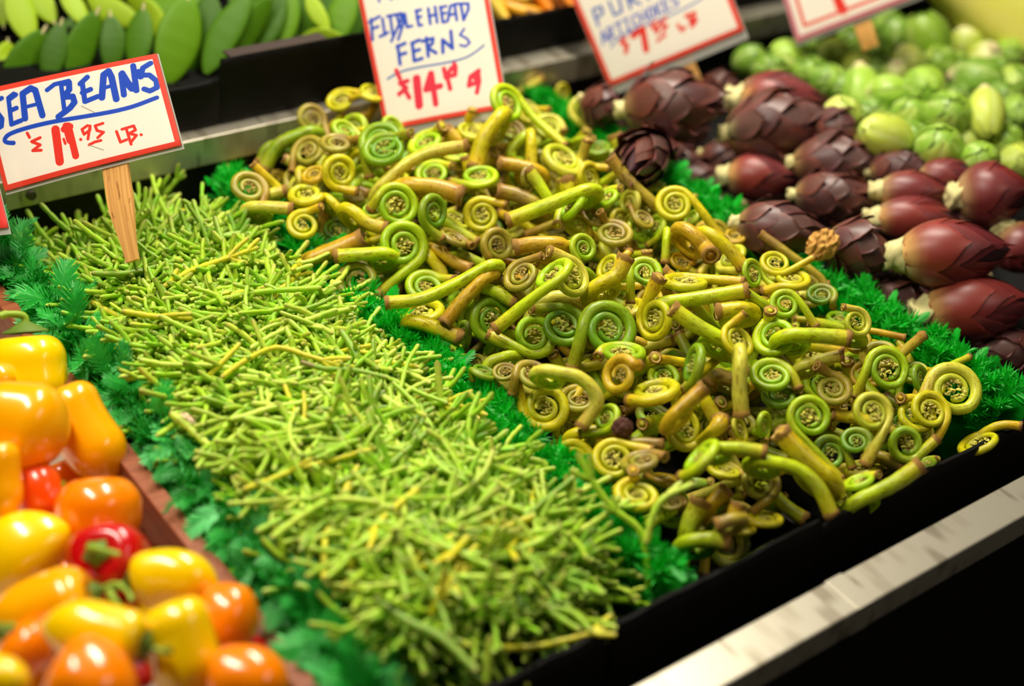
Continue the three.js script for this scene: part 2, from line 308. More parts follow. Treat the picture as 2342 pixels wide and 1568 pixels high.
// A coil round `C` in the plane of e1, e2 whose stem leaves it on a tangent and runs to `E`. Positions are relative to C.
const wind = (th, k) => { const t = th / (2 * Math.PI); return t < 0.62 ? 1 - 0.1 * t / 0.62 : t < 1.18 ? lerp(0.9, k, smooth(0.5, 1.24, t) * 1.02) : Math.min(lerp(0.9, k, smooth(0.5, 1.24, t) * 1.02), k) * Math.pow(k * 1.02, t - 1.18); };
function fernGeometry({ Rm, e1, e2, nn, E, w, tone, turns: turns0, k, stem = 1, brown = 0.35, lift = 0, bow = 0, flatOpen = 0 }) {
  const c = (1 - k) / (1 + k) * 0.93, rho0 = Rm / (1 + c), r0 = rho0 * c;
  const turns = turns0 > 1.6 ? 1.25 + (turns0 - 1.25) * 0.62 : turns0;
  const aim = (o) => { const ex = E.dot(e1) - o.dot(e1), ey = E.dot(e2) - o.dot(e2), dist = Math.hypot(ex, ey), eps = Math.atan2(ey, ex); return dist > rho0 * 1.06 ? eps - w * Math.acos(rho0 / dist) : eps; };
  let psi0 = aim(new THREE.Vector3()); const O = new THREE.Vector3();   // a spiral shrinks as it turns: set its middle so that it fills its round
  for (let i = 0; i < 2; i++) { O.set(0, 0, 0).addScaledVector(e1, -0.05 * rho0 * Math.cos(psi0)).addScaledVector(e2, -0.05 * rho0 * Math.sin(psi0)); psi0 = aim(O); }
  const pts = [], rad = [], nc = Math.round(FERN_RINGS * 0.72), wob = R(0, 6);
  for (let i = 0; i <= nc; i++) {                              // from the middle outwards
    const th = turns * 2 * Math.PI * (1 - i / nc), f = wind(th, k), a = psi0 - w * th;
    const rr = rho0 * f * (1 + flatOpen * Math.sin(a * 2 + wob) * 0.06);
    pts.push(O.clone().addScaledVector(e1, rr * Math.cos(a)).addScaledVector(e2, rr * Math.sin(a)).addScaledVector(nn, Rm * 0.05 * Math.sin(th * 0.9 + wob)));
    rad.push(r0 * Math.max(Math.pow(f, 0.85), 0.28));
  }
  const coilShare = nc, P0 = pts[nc], T0 = new THREE.Vector3().addScaledVector(e1, -w * Math.sin(psi0)).addScaledVector(e2, w * Math.cos(psi0));
  const span = E.clone().sub(P0), L = span.length();
  const dot = span.dot(T0);
  let m = Math.max(3, Math.round(FERN_RINGS * 0.28 * clamp(L / (2.2 * Rm), 0.35, 1.6)));
  if (dot > 0 || L > Rm * 0.5) {
    const m0 = T0.clone().multiplyScalar(L * 1.15), m1 = span.clone().multiplyScalar(1.0).addScaledVector(nn, -lift * 0.4 * L).addScaledVector(T0.clone().cross(nn), bow * L);
    for (let i = 1; i <= m; i++) {
      const s = i / m, s2 = s * s, s3 = s2 * s;
      pts.push(P0.clone().multiplyScalar(2 * s3 - 3 * s2 + 1).addScaledVector(m0, s3 - 2 * s2 + s).addScaledVector(E, 3 * s2 - 2 * s3).addScaledVector(m1, s3 - s2).addScaledVector(nn, lift * Rm * Math.sin(s * Math.PI)));
      rad.push(r0 * lerp(1, 1.12 * stem, smooth(0, 0.8, s)));
    }
  } else { pts.push(P0.clone().addScaledVector(T0, r0 * 0.8)); rad.push(r0); }
  const n = pts.length, share = coilShare / (n - 1);
  const T1 = pts[n - 1].clone().sub(pts[n - 2]).normalize();
  return {
    stalk: sweep(pts, rad, { seg: 10, color: fernColor(tone, share, brown), lump: 0.045, capA: 0.8, capB: 0.1 }),
    leaves: leafClump(O, e1, e2, nn, rho0 * wind(turns * 2 * Math.PI, k) * 0.98, tone, 34),
    cut: cutEnd(pts[n - 1], T1, rad[n - 1]), spheres: pts.filter((_, i) => i % 2 === 0).map((p, i) => ({ x: p.x, y: p.y, z: p.z, r: rad[Math.min(i * 2, n - 1)] })),
  };
}
// A stem seen from its side whose coil turns away out of sight under it.
function stemGeometry({ pts, r, tone, brown = 0.35, into, coilR = 2.6, k = 0.58, turns = 1.7, curlSign = 1 }) {
  const line = catmull(pts, 26), T = line[0].clone().sub(line[1]).normalize();
  const side = into.clone().addScaledVector(T, -into.dot(T)).normalize();
  const c = 0.36, rho0 = r / c, ctr = line[0].clone().addScaledVector(side, rho0), all = [], rad = [];
  const nc = 40;
  for (let i = 0; i < nc; i++) { const th = turns * 2 * Math.PI * (1 - i / nc), f = Math.pow(k, th / (2 * Math.PI)); all.push(ctr.clone().addScaledVector(side, -rho0 * f * Math.cos(th)).addScaledVector(T, rho0 * f * Math.sin(th))); rad.push(r * Math.max(Math.pow(f, 0.85), 0.28)); }
  line.forEach((p, i) => { all.push(p); rad.push(r * lerp(1, 1.12, smooth(0, 20, i))); });
  const n = all.length, T1 = all[n - 1].clone().sub(all[n - 2]).normalize();
  return {
    stalk: sweep(all, rad, { seg: 10, color: fernColor(tone, nc / n, brown), lump: 0.045, capA: 0.8, capB: 0.1 }),
    leaves: leafClump(ctr, side, T, side.clone().cross(T).normalize(), rho0 * 0.42, tone, 14),
    cut: cutEnd(all[n - 1], T1, rad[n - 1]), spheres: all.filter((_, i) => i % 2 === 0).map((p, i) => ({ x: p.x, y: p.y, z: p.z, r: rad[Math.min(i * 2, n - 1)] })),
  };
}
const FERN_GROUP = 'fiddleheads buried among the others in the heap', FERN_LABEL = 'small curled fiddlehead fern half buried among the others in the heap';
function addFern(g, pos, label, scale = 1) {
  const t = thing('fiddlehead_fern', label || FERN_LABEL, 'fern', pos, label ? undefined : FERN_GROUP); t.scale.setScalar(scale);
  const s = mesh('stalk', g.stalk, M.fern, t); mesh('leaflets', g.leaves, M.fernLeaf, t); mesh('cut_end', g.cut, M.fernCut, s);
  return t;
}
function restFern(g, C, r, label, near, far, slack) {          // lets it come to rest on the heap, at a size that keeps its angle of view
  const t0 = depthOf(C), s = settle(g.spheres.map((q) => ({ x: q.x + C.x, y: q.y + C.y, z: q.z + C.z, r: q.r })), r, near, far, slack);
  return addFern(g, C.clone().addScaledVector(r, s), label, (t0 + s) / t0);
}
function makeCoil(label, cx, cy, Rpx, q, phi, ex, ey, w, tone, o = {}) {
  const t0 = onSurface(cx, cy, fernH) + (o.z ?? 0), C = at(cx, cy, t0), r = ray(cx, cy), V = r.clone().normalize();
  const X = CX.clone().addScaledVector(V, -CX.dot(V)).normalize(), Y = V.clone().cross(X).negate(); if (Y.dot(CY) < 0) Y.negate();
  const f = phi * Math.PI / 180, e1 = X.clone().multiplyScalar(Math.cos(f)).addScaledVector(Y, -Math.sin(f));
  const m = X.clone().multiplyScalar(-Math.sin(f)).addScaledVector(Y, -Math.cos(f)), tl = Math.acos(q);
  let best = null;
  for (const s of [-1, 1]) { const e2 = m.clone().multiplyScalar(Math.cos(tl)).addScaledVector(V, s * Math.sin(tl)), nn = e1.clone().cross(e2); if (nn.dot(V) > 0) nn.negate(); const up = nn.dot(N) * (o.flip ? -1 : 1); if (!best || up > best.up) best = { e2, nn, up }; }
  const size = t0 / F, E = at(ex, ey, t0 + (o.ez ?? 0)).sub(C);
  // in the image w = 1 is clockwise; e1 to e2 turns clockwise there too
  const g = fernGeometry({ Rm: Rpx * size * 1.05, e1, e2: best.e2, nn: best.nn, E, w, tone, turns: o.turns ?? R(1.7, 2.4), k: o.k ?? R(0.55, 0.62), stem: o.stem ?? 1, brown: o.brown ?? (tone === 'b' ? 0.9 : 0.3), lift: o.lift ?? 0, bow: o.bow ?? 0 });
  return restFern(g, C, r, label, o.near ?? -0.03, o.far ?? 0.02, o.slack ?? 0.7);
}
function makeStalk(label, px, wpx, tone, o = {}) {             // px: from the hidden coil to the cut end
  const mid = px[Math.floor(px.length / 2)], t0 = onSurface(mid[0], mid[1], fernH) + (o.z ?? 0), C = at(mid[0], mid[1], t0), r = ray(...mid), size = t0 / F;
  const pts = px.map(([x, y, dz]) => at(x, y, t0 + (dz ?? 0)).sub(C));
  const g = stemGeometry({ pts, r: wpx / 2 * size, tone, into: (o.into ? dir(...o.into) : r.clone().addScaledVector(N, -0.9)).normalize(), coilR: 2.6, brown: o.brown ?? (tone === 'b' ? 0.9 : 0.35) });
  return restFern(g, C, r, label, o.near ?? -0.03, o.far ?? 0.02, o.slack ?? 0.7);
}
const queue = [], coil = (...a) => queue.push([makeCoil, a, a[10] ?? {}, !!(a[0] ||= nearName(a[1], a[2], a[9], a[4] < 0.45 ? 'seen edge-on' : 'coil') ?? 0) && given.has(a[0]) === false]), stalkOnly = (...a) => queue.push([makeStalk, a, a[4] ?? {}, !!(a[0] ||= nearName(...a[1][Math.floor(a[1].length / 2)].slice(0, 2), a[3], 'stem') ?? 0) && given.has(a[0]) === false]);
// names for those the photograph tells apart only by what they lie next to
const ANCHORS = [[714, 272, 'the grey open curl'], [777, 396, 'the round yellow coil'], [572, 430, 'the far left dull coil'], [770, 570, 'the orange-brown thick stem'], [905, 468, 'the clear upper green coil'], [924, 562, 'the largest left green coil'], [820, 643, 'the grey-ringed coil'], [970, 380, 'the long pale shiny stem'], [1162, 236, 'the bright coil at the sign'], [1290, 365, 'the pale wide-open loop'], [1102, 490, 'the coil with the ragged cut'], [1137, 562, 'the skin-ringed olive coil'], [1250, 470, 'the bright slanting stem'], [1403, 532, 'the flat stem-ringed spiral'], [1545, 466, 'the long-tailed spiral'], [1474, 622, 'the green-rimmed leafy coil'], [1610, 680, 'the straight square-cut stem'], [1775, 603, 'the coil by the dried leaf'], [1797, 695, 'the coil with the pale tail'], [1960, 735, 'the lone coil by the border'], [1496, 727, 'the tall oval fiddlehead'], [1388, 752, 'the big dark spiral'], [1220, 770, 'the clear coil below the loop'], [960, 715, 'the boat-shaped fiddlehead'], [1771, 767, 'the wide yellow-green coil'], [1768, 858, 'the dark-centred green coil'], [1906, 888, 'the coil topped by its stem'], [2027, 842, 'the tall arched fiddlehead'], [2178, 890, 'the large pale end coil'], [1850, 955, 'the coil with the long tail'], [2092, 945, 'the two yellow arches'], [1740, 1106, 'the brownish front coil'], [1566, 982, 'the coil crossed by its stem'], [1586, 838, 'the upright olive fiddlehead'], [1243, 932, 'the clear front left coil'], [1312, 1052, 'the yellow chaffy coil'], [1457, 1130, 'the flat yellow front spiral'], [1424, 978, 'the ball of chaff'], [1600, 1190, 'the fat upright front stem']];
const TONE = { g: 'green', y: 'yellowish', d: 'dark green', b: 'brownish', o: 'orange-brown', p: 'pale', l: 'bright green' }, given = new Set();
function nearName(x, y, tone, kind, most = 2) {
  for (const [ax, ay, name] of ANCHORS.map((a) => [...a, Math.hypot(a[0] - x, a[1] - y)]).sort((a, b) => a[3] - b[3]).slice(0, most)) {
    const dx = x - ax, dy = y - ay, side = Math.abs(dx) > 2.2 * Math.abs(dy) ? (dx < 0 ? 'left of' : 'right of') : Math.abs(dy) > 2.2 * Math.abs(dx) ? (dy < 0 ? 'above' : 'below') : (dy < 0 ? 'to the upper ' : 'to the lower ') + (dx < 0 ? 'left' : 'right') + ' of';
    const label = TONE[tone] + ' fiddlehead ' + kind + ' ' + side + ' ' + name; if (!given.has(label)) { given.add(label); return label; }
  }
}
function randomFern(u, v, h, label) {                          // one of the many underneath
  const C = P(u, v, h), nn = dir(R(-0.8, 0.8), R(-0.9, 0.5), R(0.3, 1)).normalize(), e1 = new THREE.Vector3(R(-1, 1), R(-1, 1), R(-1, 1)).cross(nn).normalize(), e2 = nn.clone().cross(e1);
  const Rm = R(0.011, 0.0165), a = R(0, 6.28), L = Rm * R(1.3, 3.6), E = new THREE.Vector3().addScaledVector(e1, L * Math.cos(a)).addScaledVector(e2, L * Math.sin(a)).addScaledVector(nn, -R(0, 0.3) * L);
  const tone = 'ggyydlbopy'[Math.floor(R(0, 10))], [px, py] = toPx(C); label ??= nearName(px, py, tone, 'half buried', 3);
  const g = fernGeometry({ Rm, e1, e2, nn, E, w: rnd() < 0.5 ? 1 : -1, tone, turns: R(1.5, 2.2), k: R(0.54, 0.62), brown: R(0.2, 0.8) });
  const r = C.clone().sub(EYE).divideScalar(depthOf(C));
  return restFern(g, C, r, label, -0.03, 0.03, 0.72);
}
{ // the layers underneath, past what can be told apart
  const heap = thing('fiddlehead_heap', 'lower layers of curled fiddleheads in the bin, seen dark between the upper ones', 'ferns', P(0.1, 0.03, 0)); heap.userData.kind = 'stuff';
  for (let k = 0; k < 9; k++) {
    const e1 = new THREE.Vector3(1, 0, 0), e2 = new THREE.Vector3(0, 0, 1), nn = new THREE.Vector3(0, 1, 0), Rm = R(0.013, 0.017), a = R(0, 6.28), L = Rm * R(1.2, 3);
    const g = fernGeometry({ Rm, e1, e2, nn, E: new THREE.Vector3(L * Math.cos(a), 0, L * Math.sin(a)), w: k % 2 ? 1 : -1, tone: 'gydlboypg'[k], turns: R(1.5, 2), k: R(0.54, 0.6), brown: R(0.3, 0.9) });
    const im = new THREE.InstancedMesh(mergeGeometries([g.stalk, g.leaves, g.cut].map((q) => { const c = q.index ? q.toNonIndexed() : q.clone(); for (const n of Object.keys(c.attributes)) if (!['position', 'normal', 'color'].includes(n)) c.deleteAttribute(n); return c; })), fernBase, 40); im.name = 'lower_layer'; im.castShadow = im.receiveShadow = true;
    for (let i = 0; i < 40; i++) {
      const u = R(-0.04, 0.252), v = Math.pow(rnd(), 0.85) * 0.53 - 0.214, h = Math.max(fernH(u, v) - R(0.034, 0.06), -0.064);
      im.setMatrixAt(i, new THREE.Matrix4().compose(P(u, v, h).sub(heap.position), new THREE.Quaternion().setFromEuler(new THREE.Euler(R(-1.1, 1.1), R(0, 6.28), R(-1.1, 1.1))), new THREE.Vector3().setScalar(R(0.85, 1.15))));
    }
    heap.add(im);
  }
}
for (let i = 0; i < FILLERS; i++) {
  const u = R(-0.036, 0.25), v = Math.pow(rnd(), 0.85) * 0.485 - 0.214, h = Math.max(fernH(u, v) - R(0.008, 0.022), -0.05);
  randomFern(u, v, h);
}
// label, centre, radius (pixels), roundness, direction of the long axis, end of the stem, turn outwards (1 clockwise), tone
coil('grey-rimmed open fiddlehead curl at the back left, against the metal ledge', 714, 272, 37, 0.88, 60, 750, 316, 1, 'b', { z: 0.0 });
coil(0, 780, 228, 36, 0.6, -20, 838, 214, 1, 'y'); coil(0, 848, 212, 32, 0.6, 20, 800, 225, 1, 'y');
stalkOnly('bright green fiddlehead stem curving at the far left of the heap under the ledge', [[690, 306], [640, 330], [603, 388]], 30, 'd'); stalkOnly(0, [[650, 325], [612, 340], [596, 372]], 24, 'd');
coil('oval fiddlehead with a brown cut stump, left end below the grey open curl', 703, 346, 42, 0.72, -35, 668, 392, -1, 'b', { brown: 0.5 });
coil(0, 790, 300, 36, 0.6, 30, 840, 330, 1, 'g'); coil(0, 770, 328, 40, 0.45, 5, 830, 318, 1, 'b');
coil(0, 868, 320, 50, 0.75, -20, 845, 405, -1, 'd', { turns: 1.4 }); coil('shaded green fiddlehead curl tucked directly under the left corner of the fiddlehead sign', 880, 340, 54, 0.72, -10, 940, 305, 1, 'd');
coil('leaf-shaped fiddlehead lying flat under the middle of the fiddlehead sign, pale cut stem upwards', 975, 325, 46, 0.55, -25, 1012, 288, 1, 'l', { stem: 1.25 });
stalkOnly(0, [[1050, 322], [1020, 298]], 30, 'o');
coil(0, 1080, 298, 42, 0.5, 8, 1080, 250, -1, 'y'); coil(0, 1170, 300, 36, 0.7, 20, 1185, 355, 1, 'b');
coil(0, 1040, 352, 30, 0.5, 0, 1020, 372, 1, 'l');
stalkOnly('thick upright yellow-green fiddlehead stem below the right corner of the fiddlehead sign', [[1128, 285], [1106, 320], [1087, 384]], 36, 'y');
coil('large bright green fiddlehead rising in front of the lower right corner of the fiddlehead sign', 1162, 236, 50, 0.62, 52, 1292, 334, 1, 'l', { z: -0.035, turns: 2.2 });
stalkOnly(0, [[1165, 222], [1205, 203], [1243, 180]], 20, 'p', { z: -0.005 });
coil(0, 1215, 262, 30, 0.6, 0, 1258, 250, 1, 'y'); coil(0, 1285, 215, 26, 0.6, 90, 1292, 262, 1, 'y'); coil(0, 1258, 290, 36, 0.8, 10, 1290, 300, 1, 'p'); 
coil('back right fiddlehead with a long stem running down beside the artichokes', 1335, 254, 38, 0.9, 20, 1424, 345, -1, 'p', { stem: 1.3, z: -0.012 });
stalkOnly(0, [[1372, 352], [1420, 350], [1405, 310]], 30, 'l'); coil(0, 1368, 339, 28, 0.55, 0, 1340, 345, 1, 'd'); coil(0, 1372, 320, 26, 0.6, 10, 1400, 325, 1, 'y');
coil('pale wide-open fiddlehead loop near the top of the heap, right of the bright green one', 1290, 365, 54, 0.55, 28, 1345, 320, -1, 'p', { turns: 1.8 });
stalkOnly(0, [[1190, 320], [1170, 345], [1178, 395]], 24, 'g'); stalkOnly(0, [[1215, 330], [1215, 390]], 26, 'y'); 
stalkOnly('yellow-green fiddlehead with a thick orange cut end, high in the middle of the heap', [[1215, 385], [1180, 378], [1142, 374]], 30, 'o');
coil('brown-edged fiddlehead high in the middle of the heap under the pale loop', 1210, 408, 30, 0.6, 90, 1200, 450, 1, 'b');
coil('round yellow fiddlehead with a stubby tail, third row at the left of the heap', 777, 396, 44, 0.95, 80, 818, 438, -1, 'y', { turns: 2.3, brown: 0.15 });
coil('dull grey-green fiddlehead coil at the far left edge of the heap touching the sea beans', 572, 430, 46, 0.8, 20, 600, 470, 1, 'b', { brown: 0.4 });
stalkOnly(0, [[600, 448], [655, 436]], 26, 'p'); stalkOnly('short pale fiddlehead stem pointing right, just above the tips of the sea beans', [[585, 472], [625, 474], [668, 478]], 27, 'p');
coil('open u-shaped fiddlehead with brown end, left side of the heap above the sea beans', 702, 445, 44, 0.55, -10, 732, 458, -1, 'y', { turns: 1.5 });
coil(0, 720, 398, 34, 0.5, -30, 750, 372, -1, 'o'); coil(0, 812, 450, 28, 0.45, 15, 850, 440, 1, 'b');
coil('yellowish fiddlehead coil with stem turned up, left edge of the heap above the green border', 693, 512, 39, 0.85, 0, 735, 472, 1, 'y'); stalkOnly(0, [[736, 570], [738, 520], [740, 478]], 22, 'o');
coil(0, 770, 526, 31, 0.85, 0, 790, 556, 1, 'd');
stalkOnly(0, [[760, 462], [795, 500], [828, 540]], 22, 'y');
stalkOnly('orange-brown thick fiddlehead stem with dark cut end, at the left edge of the heap', [[712, 592], [770, 570], [828, 545]], 38, 'o', { z: -0.008 });
coil(0, 728, 582, 36, 0.32, -28, 770, 560, 1, 'o', { z: -0.01 });
stalkOnly(0, [[815, 488], [845, 512], [884, 522]], 30, 'y'); coil(0, 850, 482, 26, 0.6, 0, 815, 500, 1, 'g');
coil('fiddlehead hidden by the long pale stem, upper left of the heap', 905, 412, 42, 0.42, -25, 940, 380, 1, 'y');
stalkOnly('long pale shiny fiddlehead stem slanting up to the right, upper middle of the heap', [[872, 424], [925, 378], [985, 348], [1068, 333]], 28, 'p', { z: -0.008 });
coil(0, 990, 396, 42, 0.7, -10, 1035, 380, 1, 'l'); 
stalkOnly('thick yellow-brown fiddlehead stem with a blunt cut, below the long pale stem', [[945, 424], [1000, 430], [1054, 446]], 40, 'o');
coil('green fiddlehead lying on its side with a bright lower rim, upper middle of the heap', 1095, 405, 46, 0.5, -8, 1030, 415, 1, 'l', { turns: 1.8 }); stalkOnly(0, [[1075, 400], [1068, 360]], 26, 'y');
stalkOnly(0, [[1220, 462], [1180, 445], [1140, 436]], 32, 'b');
coil(0, 1185, 400, 26, 0.7, 80, 1195, 440, 1, 'd'); stalkOnly(0, [[1250, 448], [1228, 415], [1208, 388]], 26, 'l');
coil('clear green upper coil whose arched stem ends in a pale cut at its left', 905, 468, 53, 0.95, 40, 848, 478, -1, 'g', { turns: 2.1, stem: 1.1 });
coil('half-open dark fiddlehead right of the two large green coils', 990, 488, 46, 0.72, 85, 1010, 545, -1, 'd', { turns: 1.6 });
coil(0, 1040, 500, 40, 0.4, 30, 1010, 470, 1, 'p', { turns: 1.3 });
coil('fiddlehead coil with a brown ragged cut at its upper right, middle of the heap', 1102, 490, 44, 0.95, 10, 1158, 468, 1, 'y', { turns: 2.2 });
stalkOnly(0, [[1010, 500], [1050, 530], [1090, 556]], 26, 'g'); coil(0, 1040, 545, 40, 0.35, 30, 1080, 562, 1, 'b');
stalkOnly('bright green fiddlehead stem slanting to a hooked green tip, upper right of the heap', [[1330, 438], [1250, 470], [1160, 505]], 32, 'l', { z: -0.006 });
coil('hooked green fiddlehead seen edge-on beside the end of the bright slanting stem', 1305, 472, 50, 0.35, -48, 1275, 515, -1, 'l');
coil(0, 1388, 452, 38, 0.5, -30, 1420, 430, 1, 'l'); coil('upright yellow fiddlehead coil, right side of the heap below the pale loop', 1348, 405, 38, 0.72, 82, 1395, 385, 1, 'y');
stalkOnly(0, [[1300, 440], [1292, 410]], 34, 'y'); 
stalkOnly('long brown dried fiddlehead stem slanting along the right edge of the heap', [[1492, 462], [1440, 415], [1396, 362]], 26, 'b', { z: -0.008 });
stalkOnly(0, [[1480, 440], [1450, 390], [1470, 365]], 24, 'y'); coil(0, 1438, 400, 30, 0.7, 20, 1470, 420, 1, 'p');
coil('big spiral fiddlehead at the right border with a long stem trailing down', 1545, 466, 47, 0.86, 20, 1652, 548, 1, 'y', { turns: 2.5, stem: 1.1, z: -0.008 });
coil(0, 1505, 425, 24, 0.5, 30, 1470, 440, 1, 'g');
coil('flat spiral fiddlehead ringed by its own brown stem, right of the middle of the heap', 1403, 532, 46, 0.6, 5, 1372, 484, -1, 'b', { turns: 2.2 });
coil(0, 1322, 515, 33, 0.85, 0, 1350, 545, 1, 'y'); coil(0, 1360, 500, 30, 0.5, 20, 1330, 480, 1, 'b');
coil(0, 1500, 520, 34, 0.55, 110, 1480, 560, 1, 'g'); coil(0, 1580, 505, 30, 0.4, 120, 1560, 550, 1, 'g'); stalkOnly(0, [[1525, 548], [1522, 600]], 20, 'l'); coil(0, 1470, 500, 30, 0.6, 40, 1440, 470, 1, 'b');
stalkOnly('fiddlehead with an orange cut face towards the viewer, right side of the heap', [[1595, 545], [1610, 562], [1626, 584, -0.012]], 36, 'o');
stalkOnly(0, [[1640, 545], [1672, 575], [1700, 610]], 30, 'y'); coil(0, 1680, 540, 28, 0.6, 0, 1650, 560, 1, 'o');
coil('olive fiddlehead coil at the middle of the heap with a ring of grey-brown skin', 1137, 562, 43, 0.9, 65, 1120, 598, -1, 'b', { turns: 2.3, brown: 0.6 });
coil('largest clear green fiddlehead at the left, its stem sweeping down to the left', 924, 562, 59, 0.95, 30, 862, 678, 1, 'g', { turns: 2.2, brown: 0.25, z: -0.008 });
stalkOnly('short smooth green fiddlehead stem pointing left, beside the largest left coil', [[868, 578], [815, 582], [766, 586]], 29, 'l');
stalkOnly(0, [[900, 610], [850, 618], [800, 622]], 24, 'g'); 
stalkOnly(0, [[1260, 556], [1220, 558], [1178, 566]], 34, 'o'); stalkOnly(0, [[1300, 560], [1340, 552]], 22, 'g');
coil(0, 1333, 568, 36, 0.82, 60, 1330, 620, -1, 'g');
coil('fiddlehead with a grey-brown outer ring and yellow middle, beside the sea beans', 820, 643, 53, 0.92, 0, 868, 672, -1, 'b', { turns: 1.9, brown: 1.0, z: -0.006 });
stalkOnly(0, [[1005, 575], [1040, 600], [1075, 615]], 26, 'o'); stalkOnly(0, [[985, 590], [1010, 625], [1012, 660]], 28, 'y');
coil('green-rimmed fiddlehead behind the long green stem at the left of the heap', 975, 655, 49, 0.75, 15, 1040, 640, 1, 'g', { turns: 1.9 });
coil('brown leafy fiddlehead coil in the middle of the heap', 1192, 628, 46, 0.75, -40, 1240, 585, 1, 'b', { turns: 2, brown: 0.9 });
stalkOnly('long green fiddlehead stem with a dark cut at its left tip, left of the heap', [[1108, 612], [1040, 650], [960, 684], [884, 692]], 28, 'l', { z: -0.01 });
coil('boat-shaped fiddlehead with a pale cut, lying at the left edge above the green border', 960, 715, 58, 0.42, -8, 898, 712, 1, 'y', { turns: 1.4 });
stalkOnly('short yellow fiddlehead stem with a fresh cut pointing down right, left edge of the heap', [[972, 740], [1010, 755], [1052, 772]], 36, 'y');
stalkOnly('brownish fiddlehead stem leaning up to the right, left of the middle of the heap', [[1098, 645], [1060, 685], [1018, 737]], 31, 'o');
stalkOnly(0, [[1180, 665], [1145, 640], [1108, 645]], 24, 'b'); stalkOnly(0, [[1122, 662], [1148, 675], [1176, 690]], 28, 'l');
coil(0, 1062, 765, 34, 0.4, 95, 1060, 800, 1, 'd'); 
coil('dark green fiddlehead coil with a bright rim behind the arching yellow stem', 1124, 733, 55, 0.9, 85, 1160, 790, -1, 'd', { turns: 1.9 });
coil('clear green fiddlehead coil at the foot of the long looped stem', 1220, 770, 54, 0.95, 40, 1118, 764, 1, 'g', { turns: 2.2, stem: 1.1, z: -0.016 });
coil('dark fiddlehead coil under a brown arched stem, middle of the heap', 1288, 742, 57, 0.85, 30, 1215, 705, -1, 'd', { turns: 2, z: 0.0 });
stalkOnly(0, [[1215, 720], [1240, 688], [1300, 680], [1362, 706]], 30, 'p', { z: -0.004 });
coil('broad pale fiddlehead arching over with an orange cut end, mid heap', 1305, 630, 52, 0.75, 60, 1255, 575, -1, 'p', { turns: 1.5, stem: 1.3, z: -0.008 });
coil('looped bright yellow-green fiddlehead whose stem runs down left across the middle of the heap', 1265, 630, 54, 0.38, -35, 1135, 750, 1, 'l', { turns: 1.4, z: -0.02, stem: 1.15 });
coil(0, 1395, 610, 40, 0.5, -55, 1440, 575, -1, 'y'); stalkOnly(0, [[1375, 648], [1410, 630], [1432, 588]], 36, 'y');
coil('green-rimmed fiddlehead with a dark leafy middle, right of the heap\'s centre', 1474, 622, 42, 0.86, 10, 1442, 692, -1, 'g', { turns: 1.8 });
coil(0, 1560, 600, 32, 0.6, 30, 1590, 590, 1, 'o');
coil('long loop of fiddlehead lying flat with a ragged brown cut at its right end', 1570, 645, 58, 0.3, 2, 1702, 645, 1, 'y', { turns: 1.4 }); stalkOnly(0, [[1560, 655], [1540, 640], [1515, 622]], 32, 'o');
stalkOnly('thick straight bright fiddlehead stem with a square cut, right of the middle of the heap', [[1530, 690], [1610, 680], [1708, 664]], 32, 'l', { z: -0.012 });
coil(0, 1722, 625, 36, 0.6, 80, 1790, 670, 1, 'g'); 
coil('fiddlehead coil with a stem curving up to the dried tan leaf', 1775, 603, 38, 0.75, 15, 1862, 588, -1, 'y');
coil(0, 1810, 638, 45, 0.5, 5, 1745, 665, 1, 'y'); coil('dull olive fiddlehead coil lying flat against the right green border', 1880, 675, 37, 0.7, 8, 1905, 700, 1, 'd', { brown: 0.7 });
coil('fiddlehead coil with a pale tail pointing down right, right side of the heap', 1797, 695, 38, 0.9, 20, 1866, 746, 1, 'g', { stem: 1.05 });
stalkOnly(0, [[1680, 690], [1660, 720]], 26, 'b'); stalkOnly(0, [[1740, 690], [1700, 665]], 22, 'g'); stalkOnly(0, [[1690, 705], [1640, 712]], 34, 'y');
coil('tall oval fiddlehead with a broad yellow stem standing up, centre right of the heap', 1496, 727, 54, 0.72, 100, 1508, 634, 1, 'y', { turns: 2, stem: 1.5, z: -0.008 });
coil('big dark fiddlehead spiral whose stem arches over it, middle of the heap', 1388, 752, 70, 0.93, 40, 1310, 842, -1, 'd', { turns: 2.3, z: -0.008 });
coil('shallow arched fiddlehead stem lying across the big dark spiral', 1420, 806, 57, 0.4, 0, 1368, 815, -1, 'g', { turns: 1.5, z: -0.016 });
stalkOnly('straight green fiddlehead stem slanting down to the right, right of the heap\'s centre', [[1652, 776], [1590, 742], [1538, 706]], 34, 'l');
coil('oval fiddlehead turned to the right with a short curled stem above it', 1686, 778, 46, 0.62, 55, 1705, 716, 1, 'y', { turns: 2 });
coil('wide yellow-green fiddlehead coil right of the heap\'s centre, stem rising at its upper left', 1771, 767, 53, 0.84, -30, 1762, 710, 1, 'l', { turns: 1.9, stem: 1.2 });
stalkOnly('thick fiddlehead stem pointing right with a brown cut, right side of the heap', [[1822, 765], [1880, 768], [1942, 774]], 34, 'l'); stalkOnly(0, [[1820, 786], [1870, 792], [1926, 802]], 25, 'y');
stalkOnly(0, [[1960, 765], [1920, 750], [1850, 735]], 22, 'g');
coil('small fiddlehead coil with an upright brown stem, alone near the right green border', 1960, 735, 37, 0.85, 70, 1928, 702, -1, 'p');
stalkOnly(0, [[1800, 830], [1770, 800]], 22, 'b'); stalkOnly(0, [[1850, 830], [1890, 820], [1925, 812]], 26, 'p');
coil('dark-centred clear green fiddlehead coil, right half of the heap above the front', 1768, 858, 54, 0.75, 8, 1826, 888, 1, 'g', { turns: 2.3, z: -0.006 }); coil(0, 1785, 905, 44, 0.6, 5, 1830, 890, 1, 'd');
